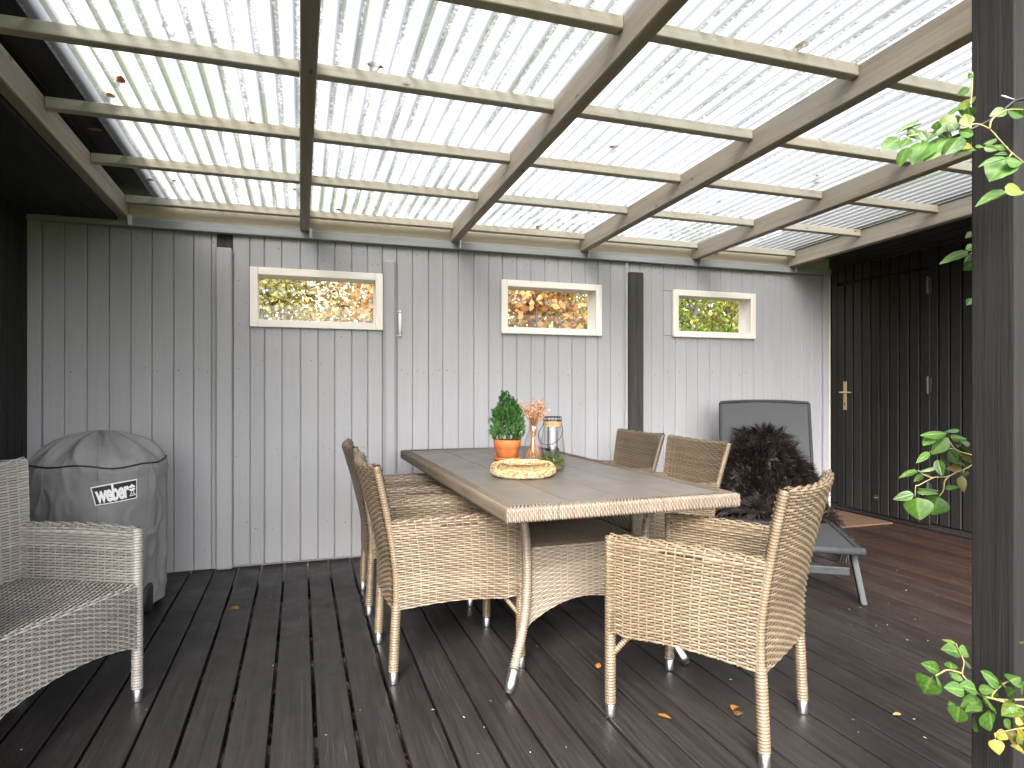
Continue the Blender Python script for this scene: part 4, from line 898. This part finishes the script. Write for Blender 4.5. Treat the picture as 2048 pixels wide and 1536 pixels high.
for _ in range(17000):
    p = random.uniform(-1.02, 1.02); q = random.uniform(-.01, 1.0)
    if random.random() < .12: p = math.copysign(1, p)*random.uniform(.9, 1.03)
    if (p*p*.9+((q-.5)*1.9)**2) > 1.12 and random.random() < .9: continue
    e = 2e-2; P0 = fleece_surface(p, q); dp = fleece_surface(p+e, q)-P0; dq = fleece_surface(p, q+e)-P0
    n_ = np.cross(dp, dq); n_ /= np.linalg.norm(n_)+1e-9
    if n_[1] > 0: n_ = -n_
    cl = clump[(int((p+1.1)*9.5)*17+int((q+.1)*16)*31) % 420]
    out = dp/np.linalg.norm(dp)*p*1.1+dq/np.linalg.norm(dq)*(q-.33)*1.2
    d_ = n_*.65+out*.75+cl*.8+np.array([0, 0, -.10])+rng.normal(0, .16, 3); d_ /= np.linalg.norm(d_)
    Ln = random.uniform(.055, .105); wd = random.uniform(.003, .0065); sd_ = np.cross(d_, rng.normal(0, 1, 3)); sd_ /= np.linalg.norm(sd_)
    curl = cl*.35+np.array([0, 0, -.25]); pts = []
    for k in range(4):
        t = k/3; c_ = P0+d_*Ln*t+curl*Ln*t*t*.6+np.sin(t*5+p*20)*sd_*.003; ww = wd*(1-t*.93)
        pts += [c_-sd_*ww, c_+sd_*ww]
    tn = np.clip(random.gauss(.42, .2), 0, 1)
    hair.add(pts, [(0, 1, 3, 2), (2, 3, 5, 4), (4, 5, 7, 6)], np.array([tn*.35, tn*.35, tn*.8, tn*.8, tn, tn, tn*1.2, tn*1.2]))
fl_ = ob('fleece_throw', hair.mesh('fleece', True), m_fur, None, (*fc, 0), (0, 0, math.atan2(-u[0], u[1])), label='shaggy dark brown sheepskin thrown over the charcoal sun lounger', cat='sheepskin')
# ================================================================== door mat
ob('door_mat', box(.62, .58, .014, .003), m_mat, None, (4.425, 4.37, .008), label='rust brown mat on the deck before the black door', cat='mat')
# ================================================================== things on the table
TZ = TH
pp = thing('potted_conifer', (1.098, 3.385, TZ), 'small green conifer in a terracotta pot on a saucer', 'potted plant')
ob('saucer', lathe([(0, 0), (.066, 0), (.078, .016), (.079, .021), (.074, .021), (.066, .008), (0, .007)], 40), m_terra, pp)
ob('pot', lathe([(0, .009), (.056, .009), (.066, .066), (.068, .070), (.073, .073), (.0775, .115), (.076, .118), (.071, .117), (.066, .10), (0, .10)], 40), m_terra, pp)
ob('pot_soil', lathe([(0, .108), (.069, .106)], 20), m_soil, pp)
mb = MB()
tips = [(-.030, .0, .366), (.006, .010, .345), (.034, -.012, .328), (.048, .015, .312), (-.05, .01, .285), (.0, -.045, .29), (.02, .05, .29)]
def sprig(mb, P, d, Ln, tone, w_=.0026):
    d = d/np.linalg.norm(d)
    for k in range(7):
        c_ = P+d*Ln*k/7
        for _ in range(3):
            a = rng.normal(0, 1, 3); nd = d*.9+a*.55; nd /= np.linalg.norm(nd); s_ = np.cross(nd, rng.normal(0, 1, 3)); s_ /= np.linalg.norm(s_)
            l2 = random.uniform(.009, .015); mb.add([c_-s_*w_, c_+nd*l2*.5-s_*w_*1.1, c_+nd*l2, c_+nd*l2*.5+s_*w_*1.1], [(0, 1, 2, 3)], np.clip(tone+random.gauss(0, .12), 0, 1))
for _ in range(560):
    tx, ty, tz = random.choice(tips); h = random.random()**.85; z = .112+(tz-.112)*h
    prof = .090*math.sin(min(1, (z-.070)/.075)*math.pi/2)*(1-max(0, (z-.16)/.21)**1.5)+.006
    a = random.uniform(0, 6.283); r = prof*math.sqrt(random.uniform(.12, 1))
    cxy = np.array([tx, ty])*h
    P = np.array([cxy[0]*.5+r*math.cos(a), cxy[1]*.5+r*math.sin(a), z]); d = np.array([math.cos(a)*.5, math.sin(a)*.5, 1.1])
    sprig(mb, P, d, .026, .30+.45*(r/.09)+random.gauss(0, .1))
for tx, ty, tz in tips:
    for k in range(11): sprig(mb, np.array([tx*(.75+.025*k), ty*(.75+.025*k), tz-.085+.0078*k]), np.array([random.gauss(0, .25), random.gauss(0, .25), 1]), .022, .42)
ob('foliage', mb.mesh('conifer'), m_plant, pp)
ob('stem', tube_mesh([(0, 0, .10), (.003, 0, .25)], .006, 6), m_bark, pp)
# ---- bottle vase with dried flowers
vs = thing('bottle_vase', (1.222, 3.30, TZ), 'clear glass bottle vase behind the straw wreath holding dried stems', 'vase')
ob('glass_body', lathe([(0, .003), (.050, .003), (.056, .010), (.056, .05), (.050, .10), (.036, .15), (.025, .18), (.022, .20), (.024, .215), (.0255, .218)], 36), m_glass, vs)
df = thing('dried_bouquet', (1.222, 3.30, TZ+.004), 'dried orange brown flowers standing in the clear glass bottle vase', 'dried flowers')
mb = MB(); mh = MB()
for k in range(38):
    a = random.uniform(0, 6.283); r0 = random.uniform(0, .046); r1 = random.uniform(.0, .019); r2 = random.uniform(.01, .070); a2 = a+random.uniform(-.6, .6); zt = random.uniform(.235, .318)
    P = smooth_path([(r0*math.cos(a+2), r0*math.sin(a+2), .005), (r1*math.cos(a), r1*math.sin(a), .17), (r1*1.1*math.cos(a), r1*1.1*math.sin(a), .205), (r2*math.cos(a2), r2*math.sin(a2), zt)], 5)
    V, F = tube(P, .0016, 5, False); mb.add(V, F, random.uniform(.1, .6))
    for _ in range(11):
        c_ = P[-1]+rng.normal(0, .011, 3); r_ = random.uniform(.004, .009); nrm = rng.normal(0, 1, 3); nrm /= np.linalg.norm(nrm); s_ = np.cross(nrm, (0.1, .2, 1)); s_ /= np.linalg.norm(s_); t_ = np.cross(nrm, s_)
        mh.add([c_-s_*r_, c_-t_*r_*.8+nrm*r_*.3, c_+s_*r_, c_+t_*r_*.8+nrm*r_*.3], [(0, 1, 2, 3)], random.uniform(.25, 1))
ob('stems', mb.mesh('stems', True), m_dried, df); ob('flower_heads', mh.mesh('heads'), m_dried, df)
ht = bmesh.new(); 
tagm = mesh('tag', [(-.011, 0, .012), (-.008, 0, .018), (0, 0, .014), (.008, 0, .018), (.011, 0, .012), (0, 0, -.010), (-.011, .004, .012), (-.008, .004, .018), (0, .004, .014), (.008, .004, .018), (.011, .004, .012), (0, .004, -.010)],
            [(0, 1, 2, 5), (2, 3, 4, 5), (6, 11, 8, 7), (8, 11, 10, 9), (0, 6, 7, 1), (1, 7, 8, 2), (2, 8, 9, 3), (3, 9, 10, 4), (4, 10, 11, 5), (5, 11, 6, 0)])
ob('heart_tag', tagm, m_white, vs, (-.012, -.034, .178), (.1, .2, -.2))
# ---- lantern jar
ln = thing('lantern_jar', (1.192, 2.945, TZ), 'glass lantern jar with moss inside, jute band and black wire', 'lantern')
ob('glass_jar', lathe([(0, .003), (.056, .003), (.061, .009), (.0625, .05), (.0600, .11), (.0540, .165), (.0455, .205), (.0435, .215), (.0435, .243)], 44), m_glass, ln)
mb = MB()
for _ in range(1500):
    a = random.uniform(0, 6.283); r = .055*math.sqrt(random.random()); top = .055+.032*math.sin(a*1.0+.2)*(r/.055)+.012*math.sin(a*5)
    z = random.uniform(.016, max(.05, top+.008)); P = np.array([r*math.cos(a), r*math.sin(a), z]); d = rng.normal(0, 1, 3); d[2] = abs(d[2]); d /= np.linalg.norm(d)
    s_ = np.cross(d, rng.normal(0, 1, 3)); s_ /= np.linalg.norm(s_); l2 = random.uniform(.008, .018)
    if math.hypot(*(P+d*l2)[:2]) > .0585: continue
    mb.add([P-s_*.002, P+d*l2*.5-s_*.0026, P+d*l2, P+d*l2*.5+s_*.0026], [(0, 1, 2, 3)], random.uniform(.1, 1))
ob('moss', mb.mesh('moss'), m_moss, ln)
ob('jar_soil', lathe([(0, .006), (.054, .006), (.056, .012), (.052, .022), (.03, .03), (0, .034)], 28), plain('peat', (.05, .038, .026), .95, nscale=90, nbump=.6, col2=(.12, .09, .06)), ln)
mb = MB()
for k in range(9):
    z = .2165+k*.0027; tt = np.linspace(0, 2*math.pi, 41); V, F = tube(np.stack([.0458*np.cos(tt), .0458*np.sin(tt), z+0*tt], -1), .0017, 5, False); mb.add(V, F, random.uniform(.2, .9))
ob('jute_band', mb.mesh('jute', True), m_jute, ln)
def ringp_(r, z, n=33): tt = np.linspace(0, 2*math.pi, n); return np.stack([r*np.cos(tt), r*np.sin(tt), z+0*tt], -1)
ob('wire_rim', tube_mesh(ringp_(.0435, .262), .0022, 6), m_blackm, ln); ob('wire_rim', tube_mesh(ringp_(.046, .2445), .0018, 6), m_blackm, ln)
for k in range(8):
    a = k*math.pi/4+.2; ob('wire', tube_mesh([(.046*math.cos(a), .046*math.sin(a), .244), (.0435*math.cos(a), .0435*math.sin(a), .262)], .0014, 5), m_blackm, ln)
for k in range(4):
    a = k*math.pi/2+.5; ob('wire', tube_mesh([(.030*math.cos(a), .030*math.sin(a), .098), (.030*math.cos(a), .030*math.sin(a), .205), (.0435*math.cos(a), .0435*math.sin(a), .262)], .0014, 5), m_blackm, ln)
ob('candle_dish', lathe([(0, .094), (.031, .094), (.033, .097), (.033, .106), (.030, .106), (.030, .099), (0, .099)], 28), m_blackm, ln)
ob('candle_glass', lathe([(.027, .100), (.0275, .19), (.0270, .192)], 28), m_glass, ln); ob('candle', lathe([(0, .100), (.017, .100), (.017, .113), (.0, .113)], 20), m_candle, ln); ob('candle_cup', lathe([(.0185, .100), (.0195, .115)], 20), m_alu, ln)
hd = smooth_path([(-.047, -.004, .236), (-.062, -.020, .218), (-.095, -.050, .175), (-.085, -.068, .140), (-.045, -.078, .132), (.0, -.068, .150), (.034, -.048, .185), (.046, -.01, .225)], 8)
ob('handle', tube_mesh(hd, .0017, 6), m_blackm, ln)
# ---- straw wreath
wr = thing('straw_wreath', (.985, 2.800, TZ), 'round straw wreath lying on the table in front of the pot', 'wreath')
R0, r0 = .116, .029; mb = MB()
nA, nB = 96, 20
aa, bb = np.meshgrid(np.arange(nA)*2*math.pi/nA, np.arange(nB)*2*math.pi/nB, indexing='ij')
def tor(a, b, rr): 
    rr = rr*(1+.02*np.sin(7*a+2)+.012*np.sin(19*a))
    return np.stack([(R0+rr*1.1*np.cos(b))*np.cos(a), (R0+rr*1.1*np.cos(b))*np.sin(a), r0+rr*np.sin(b)*.97], -1)
i = np.arange(nA)[:, None]; j = np.arange(nB)[None]
mb.add(tor(aa, bb, r0-.002), np.stack([i*nB+j, ((i+1) % nA)*nB+j, ((i+1) % nA)*nB+(j+1) % nB, i*nB+(j+1) % nB], -1).reshape(-1, 4), .12)
for _ in range(3800):
    a = random.uniform(0, 6.283); b = random.uniform(0, 6.283); da = random.uniform(.08, .28)*random.choice((-1, 1)); db = random.gauss(.25, .35); h = random.uniform(.0005, .0035)
    t = np.linspace(0, 1, 4); c_ = tor(a+da*t, b+db*t, r0+h+.002*np.sin(t*3.1)); nx_ = tor(a+da*t, b+db*t+.05, r0+h)-c_; nx_ /= np.linalg.norm(nx_, axis=1)[:, None]; wd = random.uniform(.0009, .0019)
    c_[:, 2] = np.maximum(c_[:, 2], .001)
    V = np.stack([c_-nx_*wd, c_+nx_*wd], 1).reshape(-1, 3); V[:, 2] = np.maximum(V[:, 2], .001); mb.add(V, [(0, 1, 3, 2), (2, 3, 5, 4), (4, 5, 7, 6)], np.clip(random.gauss(.5, .33), 0, 1))
ob('straw_body', mb.mesh('straw', True), m_straw, wr)
mt = MB()
for k in range(34):
    a0 = k*2*math.pi/34; tt = np.linspace(0, 2*math.pi, 19); P = tor(a0+.12*tt/6.283, tt, np.full(19, r0+.0005)); P[:, 2] = np.maximum(P[:, 2], .001); V, F = tube(P, .0008, 4, False); mt.add(V, F, .8)
ob('binding_thread', mt.mesh('thread', True), m_straw, wr)
# ================================================================== leaves: shapes
def leaf_mesh(wl=.62, fold=.25, curl=.25, heart=.5, n=9, m=5):
    V = []; T = []; F = []
    for i in range(n+1):
        t = i/n; wdt = (math.sin(math.pi*t**(.62+.25*(1-heart)))**.85)*wl/2 if 0 < t < 1 else 0
        for j in range(-m, m+1):
            s = j/m; x = s*wdt; z = fold*abs(x)-curl*t*t*.5-.15*abs(s)**2*wdt+.012*math.sin(t*22)*abs(s)
            V.append((x, t, z)); vein = math.exp(-(s/.10)**2)+.6*math.exp(-((((t-abs(s)*.28)*7) % 1-.5)/.12)**2)*(abs(s) < .92)
            T.append(min(1, vein))
    w_ = 2*m+1
    F = np.array([(i*w_+j, i*w_+j+1, (i+1)*w_+j+1, (i+1)*w_+j) for i in range(n) for j in range(w_-1)])
    return mesh('leaf', V, F, {'tone': T}, True)
LM = [leaf_mesh(1, .30, .20, .7), leaf_mesh(1, .12, .45, .9), leaf_mesh(1, .45, .10, .5), leaf_mesh(1, -.15, .35, .8)]
LD = [leaf_mesh(.62, .8, .6, .5), leaf_mesh(.7, -.5, .9, .8), leaf_mesh(.55, .3, .3, .4)]
for m_ in LM: m_.materials.append(m_leaf)
for m_ in LD: m_.materials.append(m_dry)
TONE = {'g': (.085, .235, .028), 'l': (.15, .34, .065), 'd': (.04, .13, .018), 'y': (.24, .33, .03), 'Y': (.62, .48, .03), 'o': (.58, .36, .10)}
def put_leaf(parent, B, Tp, wid, tone, off):
    B = np.array(B); Tp = np.array(Tp); d = Tp-B; Ln = np.linalg.norm(d); d = d/Ln
    tocam = np.array([0, 0, 1.15])-B; tocam /= np.linalg.norm(tocam)
    nrm = tocam*.75+np.array([0, 0, .55])+rng.normal(0, .22, 3); nrm -= d*nrm.dot(d); nrm /= np.linalg.norm(nrm); sx_ = np.cross(d, nrm)
    Mx = Matrix(((sx_[0], d[0], nrm[0], B[0]-off[0]), (sx_[1], d[1], nrm[1], B[1]-off[1]), (sx_[2], d[2], nrm[2], B[2]-off[2]), (0, 0, 0, 1)))
    k = min(max(wid*1.4, Ln*.30), Ln*1.2)
    o = ob('leaf', random.choice(LM), None, parent); o.matrix_local = Mx @ Matrix.Diagonal((k, Ln, Ln*.8, 1))
    c = np.array(TONE[tone])*random.uniform(.28, .50); o.color = (*c, 1); return o
def vine(key, label):
    pts = LEAF['stems_'+key]; off = tuple(np.round(np.mean([p for s_ in pts for p in s_], axis=0), 3))
    t = thing('climbing_rose_spray', off, label, 'climbing plant', 0, 'sprays of climbing leaves around the black post')
    for s_ in pts:
        P = smooth_path(np.array(s_)-np.array(off), 5) if len(s_) > 2 else np.array(s_)-np.array(off)
        ob('stem', tube_mesh(P, np.linspace(.0022, .0012, len(P)), 6), m_stem, t)
    for l in LEAF[key]: put_leaf(t, l[:3], l[3:6], l[6], l[7], off)
vine('upper', 'leafy green climbing spray across the roof and post top')
vine('shed', 'small leaf spray peeping out behind the black post under the roof')
vine('middle', 'climbing spray with two heart shaped leaves before the black door wall')
vine('lower', 'low green spray with yellow leaves across the foot of the black post')
P = smooth_path([(1.50, .935, 1.765), (1.447, .949, 1.761), (1.407, .963, 1.727), (1.361, .979, 1.702), (1.34, 1.02, 1.69)], 6)
wt = thing('plant_tie', tuple(P[0]), 'thin black plant tie round the top of the rough black post', 'plant tie')
ob('cable', tube_mesh(P-P[0], .0035, 6), m_blackm, wt); ob('tail', tube_mesh([P[6]-P[0], P[6]-P[0]+np.array([-.028, .012, .012])], .0018, 5), m_alu, wt)
RL = ['larger red leaf on the roof near the dark eave, topmost of three', 'orange leaf on the roof directly below the larger red leaf', 'small dark red leaf on the roof nearest the dark eave strip', 'brown leaf on the roof by the rafter overhead, high in the second bay', 'orange leaf high on the roof in the bay before the black post', 'small orange leaf on the roof in the middle of the third bay', 'orange leaf on the roof touching the second rafter low down', 'tiny brown leaf low on the roof, first of two in the eave bay', 'brown leaf low on the roof, second of two in the eave bay', 'brown leaf on the roof just above the wall, low in the second bay', 'brown leaf on the roof just above the wall, low in the third bay', 'brown leaf on the roof above its small twin in the fourth bay', 'tiny brown leaf on the roof just under its larger twin', 'black leaf scrap on the roof near the upper picture edge', 'tiny orange leaf on the roof lowest in the door side bay']
RC = {'r': (.42, .03, .02), 'o': (.50, .17, .03), 'b': (.22, .09, .035), 'd': (.03, .025, .02), 'p': (.55, .34, .17)}
for k, (x, y, z, c, s) in enumerate(LEAF['roof']):
    lab = RL[k]
    o = ob('fallen_leaf', random.choice(LD), None, None, (x, y, z-.001), (random.uniform(-.05, .05), random.uniform(-.05, .05), random.uniform(0, 6.28)), RC[c], lab, 'fallen leaf', 'fallen leaves lying on the roof sheets'); o.scale = (s*1.5, s*1.4, s*.12)
dl = ['curled brown leaf alone on the deck before the grey wall', 'orange leaf scrap on the deck beside the table leg foot', 'crumpled orange leaf on the deck between two front chair legs', 'folded pale leaf half of the close pair on the deck', 'brown half of the close leaf pair behind the front chair leg', 'small pale oval leaf on the deck near the black post']
for k, (x, y, z, c, s) in enumerate(LEAF['deck']):
    o = ob('fallen_leaf', LD[k % 3], None, None, (x, y, .004+s*(.30 if k % 3 < 2 else .12)), (.1, -.1, 1.2+k*1.3), RC[c], dl[k], 'fallen leaf', 'fallen leaves lying on the deck'); o.scale = (s, s, s*.8)
# ================================================================== autumn trees beyond the wall
m_yel = toned('yellow_autumn_leaves', [(0, (.040, .046, .013)), (.35, (.185, .178, .040)), (.7, (.343, .297, .092)), (1, (.462, .422, .224))], .55, .3, .5)
m_org = toned('orange_autumn_leaves', [(0, (.130, .050, .014)), (.4, (.346, .158, .058)), (.7, (.389, .223, .086)), (1, (.475, .374, .180))], .55, .3, .45)
m_grn = toned('green_yellow_leaves', [(0, (.016, .048, .008)), (.4, (.056, .136, .016)), (.75, (.176, .240, .028)), (1, (.400, .368, .056))], .5, .3, .45)
m_gld = toned('golden_leaves', [(0, (.046, .053, .010)), (.4, (.211, .191, .030)), (.75, (.330, .277, .053)), (1, (.449, .396, .165))], .5, .3, .5)
def tree(name, x, y, h, cr, cz, mat, label, nclump, leaf, seed, cat='tree'):
    r_ = np.random.default_rng(seed); rnd = random.Random(seed)
    t = thing(name, (x, y, -.24), label, cat, 0, 'autumn trees beyond the grey wall')
    mb = MB(); bends = r_.normal(0, .12, (4, 2))
    tp = smooth_path([(0, 0, 0), (bends[0][0]*.4, bends[0][1]*.4, h*.3), (bends[1][0], bends[1][1], h*.6), (bends[2][0]*1.4, bends[2][1]*1.4, h*.95)], 8)
    V, F = tube(tp, np.linspace(.07+.006*h, .012, len(tp)), 8, False); mb.add(V, F)
    lv = MB()
    ends = []
    for k in range(nclump):
        a = rnd.uniform(0, 6.283); f = rnd.uniform(.15, .97); P0 = tp[int(f*(len(tp)-1))]
        zz = (P0[2]-cz)/(h-cz+1e-6); rr = cr*math.sqrt(max(.06, 1-(2*max(0, (P0[2]+h*.06)/h)-1.0)**2))*rnd.uniform(.35, 1.0)
        e_ = P0+np.array([rr*math.cos(a), rr*math.sin(a), rnd.uniform(-.05, .30)*cr]); mid = (P0+e_)/2+np.array([0, 0, .10*cr])+r_.normal(0, .05, 3)
        Q = smooth_path([P0, mid, e_], 4); V, F = tube(Q, np.linspace(.018, .004, len(Q)), 5, False); mb.add(V, F)
        for q in Q[3:]:
            for _ in range(leaf[1]):
                c_ = q+r_.normal(0, .13*cr+.05, 3)*np.array([1, 1, .8])
                s_ = leaf[0]*rnd.uniform(.6, 1.35); d = r_.normal(0, 1, 3); d /= np.linalg.norm(d); e2 = np.cross(d, r_.normal(0, 1, 3)); e2 /= np.linalg.norm(e2)
                tn = np.clip(rnd.gauss(.55, .24), 0, 1)
                lv.add([c_-d*s_*.5, c_-e2*s_*.3+d*s_*.05, c_+d*s_*.5, c_+e2*s_*.3+d*s_*.05], [(0, 1, 2, 3)], tn)
        for q in (Q[2], Q[5]):
            tw = q+r_.normal(0, .22*cr, 3); V, F = tube(np.array([q, (q+tw)/2+r_.normal(0, .02, 3), tw]), [.005, .004, .002], 4, False); mb.add(V, F)
    ob('trunk', mb.mesh('trunk', True), m_bark, t); ob('crown', lv.mesh('crown'), mat, t)
tree('birch_tree', -.55, 8.6, 3.6, 1.5, 1.0, m_yel, 'yellow leaved tree seen through the widest window, behind its orange neighbour', 64, (.062, 34), 1)
tree('beech_tree', .75, 7.9, 3.3, 1.35, .9, m_org, 'orange brown leaved tree seen through the widest window', 48, (.07, 22), 2)
tree('maple_tree', 2.75, 7.4, 3.2, 1.15, .9, m_org, 'orange maple like tree seen in the near half of the middle window', 40, (.09, 14), 3)
tree('birch_tree', 3.6, 8.4, 3.5, 1.35, .9, m_gld, 'golden leaved tree seen through the middle window behind orange leaves', 64, (.07, 30), 4)
tree('conifer_tree', 5.15, 7.5, 3.4, 1.1, .8, m_grn, 'green bushy tree seen in the near half of the smallest window', 60, (.06, 30), 5)
tree('larch_tree', 6.75, 8.6, 3.5, 1.35, .8, m_gld, 'golden tree seen in the far half of the smallest window', 66, (.06, 36), 6)
tree('beech_tree', -1.0, 11.5, 4.4, 2.2, .9, m_gld, 'pale golden tree farthest back behind the widest window', 70, (.11, 18), 7)
tree('beech_tree', 1.8, 11.8, 4.4, 2.2, .9, m_yel, 'yellow green tree standing far back between the windows', 70, (.11, 18), 8)
tree('conifer_tree', 5.2, 12.0, 4.5, 2.2, .9, m_grn, 'dark green tree standing far back behind the middle window', 80, (.11, 18), 9)
tree('conifer_tree', 8.6, 12.0, 4.5, 2.4, .9, m_grn, 'dark green tree standing far back behind the smallest window', 80, (.11, 18), 10)
